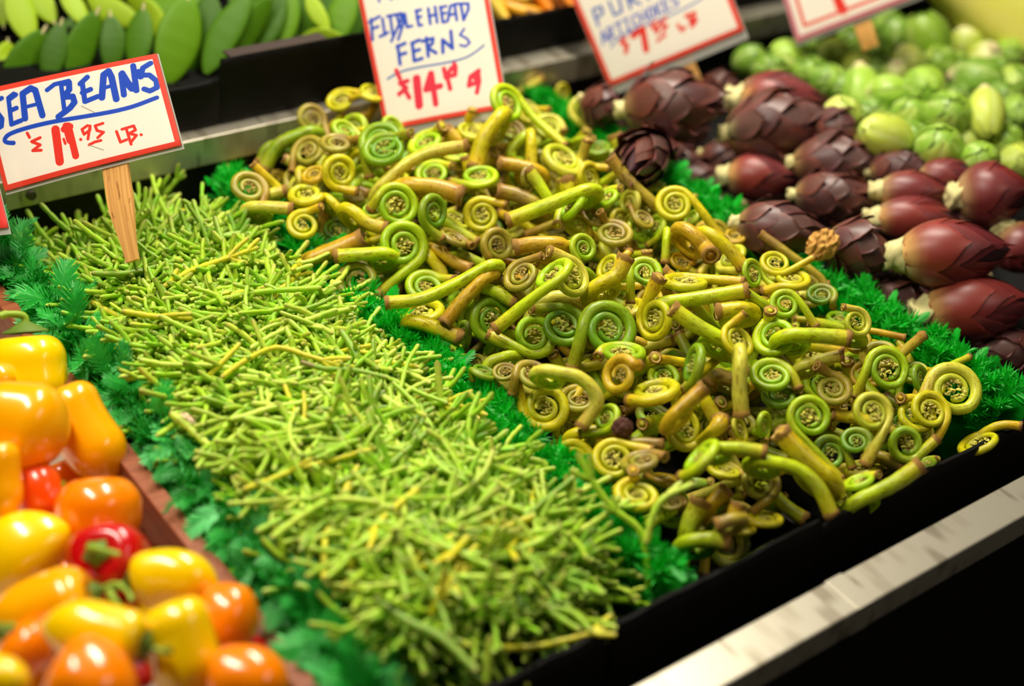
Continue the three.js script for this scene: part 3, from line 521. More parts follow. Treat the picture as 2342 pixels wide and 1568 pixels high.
coil('fiddlehead coil topped by its own curved stem with an orange-brown end', 1906, 888, 44, 0.9, 15, 1868, 836, -1, 'b', { turns: 2, brown: 0.4, stem: 1.2 });
coil('tall fiddlehead whose stem arches over a dark leafy middle, right of the heap', 2027, 842, 54, 0.92, 60, 1957, 908, -1, 'g', { turns: 1.9, z: -0.006 });
coil('large pale fiddlehead coil at the right end of the heap against the green border', 2178, 890, 67, 0.93, 40, 2112, 912, -1, 'p', { turns: 2, z: -0.006 }); coil(0, 2105, 870, 40, 0.4, 75, 2120, 900, 1, 'd');
coil('round fiddlehead with a brown middle and a long tail running down to the right', 1850, 955, 53, 0.95, 70, 1922, 1094, -1, 'g', { turns: 2.2, z: -0.008 });
coil('fiddlehead with a thick stem down its right side to a brown cut', 1997, 944, 50, 0.9, 60, 1978, 1062, 1, 'p', { turns: 1.8, stem: 1.35, z: -0.014 });
stalkOnly(0, [[1990, 965], [1950, 955], [1902, 948]], 26, 'y', { z: -0.004 });
coil('first of two overlapping yellow fiddlehead arches at the right end of the heap', 2092, 945, 50, 0.85, 40, 2060, 910, -1, 'y', { turns: 1.9 });
coil('second of two overlapping yellow fiddlehead arches, nearer the right border', 2130, 940, 50, 0.85, 60, 2142, 1004, 1, 'y', { turns: 1.6, z: -0.004 });
coil('fiddlehead with a feathery open green middle, right front of the heap by the black wall', 2076, 1017, 46, 0.95, 90, 2142, 1004, -1, 'g', { turns: 1.2, k: 0.5 });
coil('low arched fiddlehead at the far right, its stem pointing right', 2240, 1012, 52, 0.45, -22, 2335, 974, 1, 'y', { turns: 1.6, lift: 0.2 });
stalkOnly('straight green fiddlehead stem lying along the right black box wall', [[1972, 1140], [2040, 1108], [2104, 1064]], 36, 'g', { z: -0.006 });
coil(0, 1927, 1142, 30, 0.85, 80, 1910, 1185, -1, 'p'); coil(0, 1968, 1100, 42, 0.32, -15, 2010, 1085, 1, 'l');
coil(0, 2120, 1060, 34, 0.4, -20, 2140, 1050, 1, 'g'); stalkOnly(0, [[2030, 1050], [2060, 1065]], 30, 'b');
coil('tightly wound brownish fiddlehead coil at the front of the heap, right of its middle', 1740, 1106, 48, 0.92, 50, 1722, 1170, 1, 'b', { turns: 2.4, brown: 0.5, z: -0.006 }); stalkOnly(0, [[1775, 1135], [1800, 1160], [1838, 1186]], 30, 'l');
stalkOnly('very thick yellow fiddlehead stem slanting down at the front right', [[1890, 1085], [1840, 1045], [1784, 988]], 44, 'y', { z: -0.006 });
stalkOnly('green fiddlehead stem bending down to the black wall, front right of the heap', [[1758, 1055], [1822, 1072], [1868, 1110], [1902, 1176]], 32, 'l', { z: -0.01 });
coil(0, 1900, 1035, 44, 0.92, 60, 1950, 1070, 1, 'd', { turns: 1.5 }); coil(0, 1960, 1010, 40, 0.8, 0, 1985, 1040, 1, 'd');
coil(0, 1746, 1186, 46, 0.3, 6, 1700, 1178, 1, 'y');
coil('fiddlehead crossed by its own thick stem, front middle of the heap', 1566, 982, 52, 0.88, 75, 1648, 962, -1, 'y', { turns: 2, stem: 1.7, z: -0.01, lift: 0.5 });
coil('open ring of brownish fiddlehead below the big dark spiral', 1420, 856, 50, 0.75, 110, 1460, 835, 1, 'o', { turns: 1.4, k: 0.5 });
coil('olive fiddlehead standing upright on its edge, centre front of the heap', 1586, 838, 55, 0.36, 105, 1570, 890, 1, 'd', { z: -0.01 });
coil('flat-lying leaf-shaped fiddlehead, centre front of the heap', 1494, 896, 63, 0.33, -14, 1440, 915, 1, 'y', { z: -0.006 }); coil(0, 1518, 862, 38, 0.8, 10, 1490, 880, -1, 'g', { turns: 1.5 });
stalkOnly('upright pale-brown fiddlehead stem with a brown blunt end, right of the heap\'s centre front', [[1694, 838], [1692, 890], [1696, 950]], 34, 'p', { z: -0.006 });
stalkOnly('yellow-brown fiddlehead stem with a torn cut pointing up right, centre front of the heap', [[1545, 945], [1575, 918], [1612, 886]], 33, 'o', { z: -0.006 }); stalkOnly(0, [[1612, 915], [1632, 950], [1655, 985]], 32, 'y');
stalkOnly('short green fiddlehead stem with a grey-brown cut pointing right, front middle of the heap', [[1645, 1024], [1695, 1026], [1748, 1034]], 30, 'l');
coil(0, 1746, 975, 36, 0.36, 95, 1750, 1010, 1, 'l'); coil(0, 1690, 985, 36, 0.4, 70, 1670, 1010, 1, 'y'); stalkOnly(0, [[1668, 865], [1640, 860], [1622, 880]], 34, 'b');
coil('fiddlehead hooked over with a brown ball of chaff beside it, front of the heap', 1388, 958, 38, 0.72, 120, 1326, 990, 1, 'g', { turns: 1.5 }); stalkOnly(0, [[1330, 988], [1370, 984], [1412, 976]], 28, 'y');
coil('clear yellow-green fiddlehead coil at the front left of the heap above the green border', 1243, 932, 59, 0.95, 0, 1180, 872, 1, 'y', { turns: 2.4, brown: 0.2, z: -0.008 });
stalkOnly(0, [[1205, 898], [1160, 888], [1112, 866]], 36, 'p'); coil('brown ring of fiddlehead arching behind the clear front left coil', 1215, 858, 46, 0.75, 20, 1172, 900, -1, 'b', { turns: 1.1, brown: 1.0 });
coil(0, 1325, 912, 48, 0.65, 10, 1370, 930, 1, 'b'); stalkOnly('arched fiddlehead stem curving round a brown leafy coil, front left of the heap', [[1262, 848], [1330, 866], [1366, 915], [1330, 976]], 30, 'p', { z: -0.004 });
stalkOnly(0, [[1155, 815], [1122, 828], [1104, 866]], 25, 'l'); coil(0, 1105, 850, 36, 0.4, 20, 1080, 870, 1, 'd'); coil(0, 1155, 850, 30, 0.7, 0, 1190, 860, 1, 'b');
coil('round yellow fiddlehead with a chaffy brown middle, nearest the sea beans at the front', 1312, 1052, 52, 0.95, 30, 1364, 1078, 1, 'y', { turns: 1.7, brown: 0.2, z: -0.01 });
coil('yellow open fiddlehead arch at the front left of the heap, beside the round chaffy one', 1405, 1048, 52, 0.88, 20, 1492, 1030, 1, 'y', { turns: 1.6 });
coil('brown leaf-shaped fiddlehead lying across the front of the heap', 1468, 1054, 51, 0.36, -10, 1520, 1045, 1, 'b', { z: -0.012 }); stalkOnly(0, [[1436, 1012], [1475, 1012], [1516, 1016]], 23, 'b');
coil('flat bright yellow fiddlehead spiral nearest the front, above the green border', 1457, 1130, 56, 0.66, 5, 1448, 1075, 1, 'y', { turns: 2.4, brown: 0.1, z: -0.008 });
coil('bright green edge-on fiddlehead slanting up right, front of the heap', 1600, 1050, 60, 0.3, -48, 1560, 1090, 1, 'l'); coil(0, 1518, 1096, 42, 0.3, 10, 1480, 1085, 1, 'o'); coil(0, 1590, 1105, 40, 0.25, 5, 1625, 1100, 1, 'd');
stalkOnly('fat upright green fiddlehead stem standing in the gap at the front of the heap', [[1566, 1250], [1578, 1200], [1602, 1146]], 42, 'g'); 
stalkOnly('short fiddlehead stem with a red-brown torn end, lowest at the front by the black wall', [[1600, 1234], [1628, 1234], [1662, 1240]], 36, 'g'); coil(0, 1700, 1215, 30, 0.3, -10, 1660, 1230, 1, 'y');
coil(0, 1660, 1076, 46, 0.45, 15, 1700, 1090, 1, 'y'); stalkOnly(0, [[1630, 1150], [1662, 1118]], 34, 'o'); stalkOnly(0, [[1672, 1190], [1688, 1152]], 30, 'o'); stalkOnly(0, [[1665, 1190], [1640, 1200]], 30, 'b'); coil(0, 1540, 1150, 34, 0.5, 0, 1560, 1160, 1, 'b');
// from the bottom of the heap to its top: the half hidden ones first
queue.map(([make, a, o, named], i) => [(named ? 1000 : 0) + (o.top ?? 0) * 1000 + i, make, a]).sort((p, q) => p[0] - q[0]).forEach(([, make, a]) => make(...a));
// ---------------------------------------------------------------- sea beans
const beanH = (u, v) => { const e = smooth(-0.243, -0.205, u) * smooth(-0.08, -0.12, u); return -0.012 + 0.026 * e * smooth(-0.27, -0.18, v) * smooth(0.34, 0.2, v) + 0.004 * noise(u * 60, v * 60, 2) - 0.016 * smooth(0.16, 0.31, v); };
const BEAN_TONES = { g: ['#98cc20', '#aed030'], y: ['#d4d418', '#d8cc28'], d: ['#74a81a', '#90b42a'], p: ['#b2dc3a', '#c6d84a'] };
function beanStem(pts, r, tone, dryStart) {
  const curve = new THREE.CatmullRomCurve3(pts, false, 'centripetal'), L = curve.getLength(), n = Math.max(2, Math.round(L / 0.0078)), line = [], rad = [], ph = [];
  const [a, b] = BEAN_TONES[tone].map(col), node = col('#b0a446'), dry = col('#8d6a48'), tip = col('#c2a86a');
  for (let i = 0; i < n; i++) for (const f of [0.02, 0.3, 0.62, 0.9]) { line.push(curve.getPointAt((i + f) / n)); rad.push(r * (f < 0.1 ? 0.86 : f > 0.8 ? 1.0 : f < 0.4 ? 0.98 : 1.06) * lerp(1, 0.78, (i / n) ** 2)); ph.push(f); }
  const m = line.length, c = new THREE.Color(), sh = R(0.85, 1.12);
  return sweep(line, rad, { seg: 6, lump: 0.07, capA: 0.5, capB: 1.1, color: (t, ang, p) => {
    const i = Math.round(t * (m - 1)); c.copy(a).lerp(b, 0.5 + 0.5 * noise(p.x * 70, p.y * 70, p.z * 70)).multiplyScalar(sh);
    if (ph[i] < 0.1) c.lerp(node, 0.35); if (i === m - 1) c.lerp(tip, 0.35); if (i === 0) c.lerp(dry, 0.4); if (dryStart && t < dryStart) c.lerp(dry, 0.7);
    return c.clone(); } });
}
function sprig(pts, r, tone, branch = 1, dryStart = 0) {      // a main stem with side shoots in pairs at its joints
  const parts = [beanStem(pts, r, tone, dryStart)], curve = new THREE.CatmullRomCurve3(pts, false, 'centripetal'), L = curve.getLength(), n = Math.max(2, Math.round(L / 0.0078));
  const spheres = []; for (let i = 0; i <= n * 2; i++) { const p = curve.getPointAt(i / (n * 2)); spheres.push({ x: p.x, y: p.y, z: p.z, r: r * 0.95 }); }
  const flat = new THREE.Vector3(R(-1, 1), R(-1, 1), R(-1, 1)).normalize();
  for (let i = 1; i < n; i++) if (rnd() < 0.42 * branch) {
    const p = curve.getPointAt(i / n), T = curve.getTangentAt(i / n), S = flat.clone().cross(T).normalize();
    for (const s of rnd() < 0.45 ? [-1, 1] : [rnd() < 0.5 ? -1 : 1]) {
      const len = 0.0078 * Math.ceil(R(0.2, 3)) * lerp(1, 0.6, i / n), ang = R(0.4, 0.8), d = T.clone().multiplyScalar(Math.cos(ang)).addScaledVector(S, s * Math.sin(ang));
      parts.push(beanStem([p, p.clone().addScaledVector(d, len * 0.5), p.clone().addScaledVector(d, len).addScaledVector(T, len * 0.2)], r * 0.85, tone));
      for (const k of [0.4, 1]) { const q = p.clone().addScaledVector(d, len * k); spheres.push({ x: q.x, y: q.y, z: q.z, r: r * 0.85 }); }
    }
  }
  return { geo: mergeGeometries(parts), spheres };
}
function randomLine(L, bend) {
  const pts = []; let a = 0, x = 0, y = 0, z = 0, b = R(-bend, bend), c = R(-bend, bend) * 0.4; const n = 5;
  for (let i = 0; i <= n; i++) { pts.push(new THREE.Vector3(x, y, z)); a += b + R(-0.16, 0.16); x += L / n * Math.cos(a); z += L / n * Math.sin(a); y += L / n * (c * i / n); }
  const m = pts[Math.floor(n / 2)].clone(); pts.forEach((p) => p.sub(m)); return pts;
}
{ // the mass below: nobody could count it
  const clumps = [];
  for (let k = 0; k < 7; k++) {
    const parts = [];
    for (let i = 0; i < 6; i++) {
      const s = sprig(randomLine(R(0.035, 0.08), 0.4), R(0.0016, 0.0022), 'gggdpp'[i], 0.5).geo;
      s.rotateX(R(-0.45, 0.45)); s.rotateZ(R(-0.4, 0.4)); s.rotateY(R(0, 6.28)); s.translate(R(-0.012, 0.012), R(-0.004, 0.004), R(-0.012, 0.012)); parts.push(s);
    }
    clumps.push(mergeGeometries(parts));
  }
  const heap = thing('sea_bean_heap', 'dense mass of thin green sea bean sprigs filling the bin on the left', 'sea beans', P(-0.148, 0.03, 0)); heap.userData.kind = 'stuff';
  const base = heap.position.clone(), q = new THREE.Quaternion(), e = new THREE.Euler();
  clumps.forEach((g, k) => {
    const n = 300, im = new THREE.InstancedMesh(g, M.bean, n); im.name = 'sprigs'; im.castShadow = im.receiveShadow = true;
    for (let i = 0; i < n; i++) {
      const u = R(-0.230, -0.09), v = R(-0.203, 0.308), d = Math.pow(rnd(), 1.3) * 0.034, p = P(u, v, beanH(u, v) - 0.004 - d).sub(base);
      e.set(R(-0.25, 0.25), R(0, 6.28), R(-0.25, 0.25)); q.setFromEuler(e).premultiply(BED);
      im.setMatrixAt(i, new THREE.Matrix4().compose(p, q, new THREE.Vector3().setScalar(R(0.85, 1.15))));
      im.setColorAt(i, new THREE.Color().setRGB(R(0.74, 1.02), R(0.85, 1.06), R(0.6, 1.05)));
    }
    heap.add(im);
  });
}
function placeSprig(s, C, label, far = 0.012, near = -0.012) {
  const r = C.clone().sub(EYE).divideScalar(depthOf(C)), t0 = depthOf(C);
  const d = settle(s.spheres.map((q) => ({ x: q.x + C.x, y: q.y + C.y, z: q.z + C.z, r: q.r })), r, near, far, 0.55, 0.0015);
  const m = mesh('sea_bean_sprig', s.geo, M.bean); m.position.copy(C).addScaledVector(r, d); m.scale.setScalar((t0 + d) / t0);
  tag(m, label ?? 'short green sea bean sprig lying among the others on top of the heap', 'sea bean', label ? undefined : 'sea bean sprigs on top of the heap');
}
for (let i = 0; i < 268; i++) {
  const u = R(-0.226, -0.092), v = i < 120 ? R(-0.196, 0.02) : R(-0.196, 0.305), up = rnd() < 0.12;
  const s = sprig(randomLine(up ? R(0.024, 0.045) : R(0.045, 0.1), 0.36), R(0.0018, 0.0024), 'gggpdpy'[Math.floor(R(0, 6.5))], 0.6), q = new THREE.Quaternion().setFromEuler(new THREE.Euler(R(-0.2, 0.2), R(0, 6.28), up ? R(0.6, 1.3) : R(-0.22, 0.22))).premultiply(BED);
  s.geo.applyQuaternion(q); s.spheres.forEach((p) => { const w = new THREE.Vector3(p.x, p.y, p.z).applyQuaternion(q); Object.assign(p, { x: w.x, y: w.y, z: w.z }); });
  placeSprig(s, P(u, v, beanH(u, v) + 0.002));
}
function bean(label, px, wpx, tone, o = {}) {                 // one that the photograph lets you follow
  const mid = px[Math.floor(px.length / 2)], t0 = onSurface(mid[0], mid[1], (u, v) => beanH(u, v) + 0.006) + (o.z ?? 0), C = at(mid[0], mid[1], t0);
  const s = sprig(px.map(([x, y, dz]) => { const t = o.lie === false ? t0 : depthOn(x, y, uvh(C)[2]); return at(x, y, lerp(t, t0, 0.35) + (dz ?? 0)).sub(C); }), wpx / 2 * t0 / F, tone, o.b ?? 0.6, o.dry);
  placeSprig(s, C, label, 0.006, -0.02);
}
bean('long yellow sea bean sprig slanting up to the right, upper part of the heap', [[375, 655], [430, 622], [490, 600], [588, 566]], 15, 'y', { b: 0.4 });
bean('long yellow-green sea bean stem crossing the upper left of the heap downwards', [[210, 690], [255, 715], [300, 732], [362, 735]], 15, 'y', { b: 0.3 });
bean('pale upright sea bean sprig below the wooden sign stake', [[352, 710], [342, 660], [330, 590]], 14, 'p', { b: 0.3 });
bean('longest bowed yellow-green sea bean stem in the middle of the heap', [[508, 862], [560, 825], [632, 795], [710, 815], [786, 838]], 15, 'y', { b: 0.3 });
bean('green sea bean stem with a brown dry end, right of the middle of the heap', [[690, 828], [740, 842], [808, 846], [882, 862]], 14, 'd', { b: 0.2, dry: 0.18 });
bean('thick pale sea bean stem arching at the lower left beside the parsley border', [[622, 1230], [690, 1180], [760, 1143], [860, 1147]], 20, 'p', { b: 0.2 });
bean('long sea bean stem sloping down to the right across the lower middle of the heap', [[960, 1022], [1060, 1030], [1150, 1075], [1246, 1120]], 18, 'p', { b: 0.5 });
bean('tall branching sea bean sprig standing over the green border in front of the fiddleheads', [[1484, 1355], [1476, 1270], [1462, 1212], [1400, 1160], [1362, 1110], [1322, 1040]], 20, 'g', { b: 0.25, lie: false, z: -0.05 });
bean('forked sea bean tip reaching to the right under the flat yellow spiral', [[1478, 1240], [1490, 1190], [1515, 1142], [1582, 1108]], 19, 'p', { b: 0.3, lie: false, z: -0.045 });
bean('straight sea bean shoot lying on the green border near the middle of its length', [[1020, 985], [1008, 910], [1000, 830]], 20, 'p', { b: 0.2, lie: false, z: -0.012 });
bean('short sea bean twig above the straight shoot on the green border', [[945, 855], [990, 832], [1034, 820]], 14, 'p', { b: 0.3, lie: false, z: -0.012 });
bean('hook-shaped sea bean sprig against the green border', [[1050, 970], [1098, 960], [1100, 930], [1072, 898]], 16, 'p', { b: 0.2, lie: false, z: -0.012 });
bean('sea bean sprig pointing right towards the brown-ringed fiddlehead', [[700, 690], [780, 690], [866, 684]], 16, 'p', { b: 0.3, z: -0.01 });
bean('sea bean sprig lying over the brown-ringed fiddlehead', [[778, 668], [812, 660], [848, 640]], 12, 'p', { b: 0.3, z: -0.02 });
bean('sea bean sprig standing like a forked twig left of the brown-ringed fiddlehead', [[728, 660], [736, 630], [745, 606], [778, 622]], 13, 'p', { b: 0.2, lie: false });
bean('tall dark sea bean shoot sticking up at the back left corner', [[92, 545], [118, 500], [155, 436]], 17, 'd', { b: 0.15, lie: false });
bean('upright sea bean shoot at the back, second from the left corner', [[184, 545], [180, 515], [178, 484]], 17, 'd', { b: 0.1, lie: false });
bean('long sea bean stem running along the left edge of the heap by the parsley border', [[30, 538], [62, 562], [100, 608], [150, 660], [215, 690]], 17, 'd', { b: 0.5, lie: false });
bean('sea bean sprig hanging over the left edge of the heap into the parsley', [[392, 945], [440, 985], [500, 1040], [560, 1105]], 20, 'p', { b: 0.3 });
bean('dark sea bean shoot leaning back against the metal ledge right of the stake', [[320, 480], [370, 448], [420, 392]], 14, 'd', { b: 0.9, lie: false });
bean('upright thin sea bean sprig touching the lower end of the wooden stake', [[312, 615], [306, 580], [298, 525]], 11, 'd', { b: 0.1, lie: false, z: -0.02 });
bean('long dull sea bean stem running down to the right near the front of the heap', [[860, 1370], [930, 1420], [1010, 1460], [1085, 1530]], 26, 'd', { b: 0.2 });
bean('dark upright sea bean sprig near the front of the heap', [[1098, 1420], [1110, 1340], [1130, 1290]], 22, 'd', { b: 0.3, lie: false, z: -0.02 });
bean('long sea bean stem at the front reaching to the black box corner', [[1140, 1480], [1210, 1480], [1290, 1465], [1385, 1438]], 18, 'y', { b: 0.3, z: -0.006 });
bean('branched sea bean stem sloping to the black box wall, front right', [[1165, 1345], [1240, 1385], [1310, 1402], [1350, 1440]], 20, 'g', { b: 0.4 });
bean('upright jointed pale sea bean stem at the bottom edge of the heap', [[1112, 1560], [1116, 1510], [1122, 1460]], 24, 'p', { b: 0.1, lie: false });
bean('bright sea bean fork at the right edge of the heap below the yellow chaffy fiddlehead', [[1322, 1205], [1305, 1140], [1296, 1090]], 19, 'p', { b: 0.3, lie: false, z: -0.02 });
bean('curved sea bean twig over the green border below the clear front left fiddlehead', [[1240, 1100], [1245, 1060], [1215, 1050]], 17, 'p', { b: 0.3, lie: false, z: -0.01 });
bean('sea bean shoot pointing up right over the green border', [[1160, 1050], [1180, 1034], [1208, 1016]], 16, 'p', { b: 0.1, lie: false, z: -0.012 });
bean('sea bean shoot with a forked tip against the far left fiddlehead coil', [[545, 480], [540, 440], [530, 415]], 15, 'p', { b: 0.3, lie: false, z: -0.01 });
// ---------------------------------------------------------------- plastic parsley borders
function frond(L, w, pairs, droop, fold, cup, thin = 0.1) {               // a flat pinnate leaf along +x, with fingers on both sides
  const pos = [], idx = [], tri = (...p) => { const s = pos.length / 3; p.forEach((q) => pos.push(...q)); for (let i = 1; i + 1 < p.length; i++) idx.push(s, s + i, s + i + 1); };
  const y = (x, z) => -droop * x * x / L + Math.abs(z) * fold + cup * z * z / w;
  const rib = (x, z) => [x, y(x, z), z];
  tri(rib(0, -0.0005), rib(L * 0.96, 0), rib(0, 0.0005));
  for (let i = 0; i < pairs; i++) for (const s of [-1, 1]) {
    const f = (i + 0.6) / pairs, x = L * (0.12 + 0.8 * f), len = w * Math.pow(Math.sin(Math.PI * (0.18 + 0.75 * f)), 0.8) * R(0.85, 1.12), a = lerp(1.05, 0.45, f) + R(-0.1, 0.1), wd = len * thin + 0.0002, cx = Math.cos(a), sx = Math.sin(a) * s;
    const pt = (t, o) => rib(x + cx * len * t - sx * o * s * 0, sx * len * t).map((q, k) => k === 0 ? q + o * Math.sin(a) : k === 2 ? q - s * o * cx : q);
    tri(pt(0, -wd * 0.7), pt(0.45, -wd), pt(0.8, -wd * 0.8), pt(1, 0), pt(0.8, wd * 0.8), pt(0.45, wd), pt(0, wd * 0.7));
  }
  const tip = L * 0.9; tri(rib(tip, -w * 0.1), rib(L * 1.08, 0), rib(tip, w * 0.1));
  return geoFrom(pos, idx);
}
const leafMats = ['#22c03a', '#18b030', '#38d04e', '#0e9e28', '#66e07c'].map((c) => phys({ color: col(c), roughness: 0.5, side: THREE.DoubleSide, transmission: 0.35, thickness: 0 }));
const grassMats = ['#00e232', '#00d02a', '#10ec40', '#00ba26'].map((c) => phys({ color: col(c), roughness: 0.5, side: THREE.DoubleSide, transmission: 0.4, thickness: 0 }));
const leafGeos = [0, 1, 2, 3, 4, 5].map((k) => frond(R(0.024, 0.032), R(0.010, 0.014), 12 + (k % 3), R(0.1, 0.6), R(-0.25, 0.3), R(-0.5, 0.5), R(0.045, 0.065)));
const bladeGeos = [0, 1, 2, 3].map(() => frond(R(0.02, 0.026), R(0.006, 0.009), 14, R(-0.2, 0.3), R(-0.4, 0.4), R(-0.5, 0.5), 0.06));
const grassTuft = (() => {                                    // a spray of thin pointed blades
  const pos = [], idx = [];
  for (let i = 0; i < 26; i++) {
    const a = R(0, 6.28), t = Math.pow(rnd(), 0.7) * 1.15, L = R(0.009, 0.016), w = R(0.0005, 0.0009), d = new THREE.Vector3(Math.sin(t) * Math.cos(a), Math.cos(t), Math.sin(t) * Math.sin(a)), s = new THREE.Vector3(R(-1, 1), R(-1, 1), R(-1, 1)).cross(d).normalize().multiplyScalar(w), b = new THREE.Vector3(R(-0.002, 0.002), 0, R(-0.002, 0.002)), k = pos.length / 3, m = b.clone().addScaledVector(d, L * 0.55), e = b.clone().addScaledVector(d, L).add(new THREE.Vector3(0, -0.0012 * t, 0));
    for (const p of [b.clone().add(s), b.clone().sub(s), m.clone().addScaledVector(s, 1.2), m.clone().addScaledVector(s, -1.2), e]) pos.push(p.x, p.y, p.z);
    idx.push(k, k + 1, k + 2, k + 1, k + 3, k + 2, k + 2, k + 3, k + 4);
  }
  return geoFrom(pos, idx);
})();
function orient(x, y) { const X = x.clone().normalize(), Z = X.clone().cross(y).normalize(), Y = Z.clone().cross(X); return new THREE.Quaternion().setFromRotationMatrix(new THREE.Matrix4().makeBasis(X, Y, Z)); }
function border(name, label, u0, v0, v1, h0, h1, leaves, mats, tufts, spread, place) {
  const b = thing(name, label, 'border', P(u0, 0, 0)); b.quaternion.copy(BED); const inv = BED.clone().invert();
  mesh('strip', slab(-0.0025, 0.0025, v0, v1, h0, h1), mats[3], b);
  for (let i = 0; i < leaves; i++) { const { p, x, y, geo, s } = place(i), m = mesh('leaf', geo, mats[Math.floor(rnd() * mats.length)], b); m.position.set(p[0], p[2], -p[1]); m.quaternion.copy(inv).multiply(orient(x, y)); m.scale.setScalar(s ?? 1); }
  const n = tufts, im = new THREE.InstancedMesh(grassTuft, mats[1], n); im.name = 'small_leaves'; im.userData.kind = 'stuff'; im.castShadow = im.receiveShadow = true;
  for (let i = 0; i < n; i++) im.setMatrixAt(i, new THREE.Matrix4().compose(new THREE.Vector3(R(-spread, spread), lerp(h0, h1, R(0.45, 1)), -R(v0 + 0.014, v1 - 0.01)), new THREE.Quaternion().setFromEuler(new THREE.Euler(R(-0.4, 0.4), R(0, 6.28), R(-0.4, 0.4))), new THREE.Vector3().setScalar(R(0.6, 1.0))));
  b.add(im); return b;
}
border('parsley_border', 'frilly green plastic parsley border between the yellow peppers and the sea beans', -0.254, -0.248, 0.325, -0.07, 0.003, 300, leafMats, 900, 0.009, (i) => {
  const v = R(-0.243, 0.325), h = R(-0.014, 0.007), k = rnd();
  const x = k < 0.5 ? dir(R(-1, -0.6), R(-0.6, 0.3), R(-0.35, 0.3)) : k < 0.75 ? dir(R(-0.5, 0.9), R(-1, 0.4), R(0, 0.5)) : dir(R(-0.6, 0.4), R(-0.6, 0.6), R(0.4, 1));
  return { p: [R(-0.003, 0.008), v, h], x, y: dir(R(-0.5, 0.3), R(-0.8, 0.2), 1).normalize(), geo: leafGeos[i % 6], s: R(0.65, 1.05) };
});
const grass = (i, v0, v1, top) => {
  const v = R(v0, v1), s = rnd() < 0.6 ? -1 : 1;
  return { p: [s * R(0.002, 0.015), v, R(top - 0.042, top - 0.02)], x: dir(s * R(0.1, 1.1), R(-0.5, 0.3), 1), y: dir(-s * R(0.2, 1), R(-0.9, 0.2), R(0.3, 1)), geo: bladeGeos[i % 4], s: R(0.6, 0.9) };
};
border('grass_border', 'bright green plastic grass border between the sea beans and the fiddleheads', -0.060, -0.246, 0.325, -0.0745, 0.003, 300, grassMats, 1500, 0.012, (i) => grass(i, -0.236, 0.315, 0.018));
border('grass_border', 'bright green plastic grass border between the fiddleheads and the purple artichokes', 0.264, -0.246, 0.325, -0.0745, 0.01, 300, grassMats, 1500, 0.013, (i) => grass(i, -0.236, 0.315, 0.025));
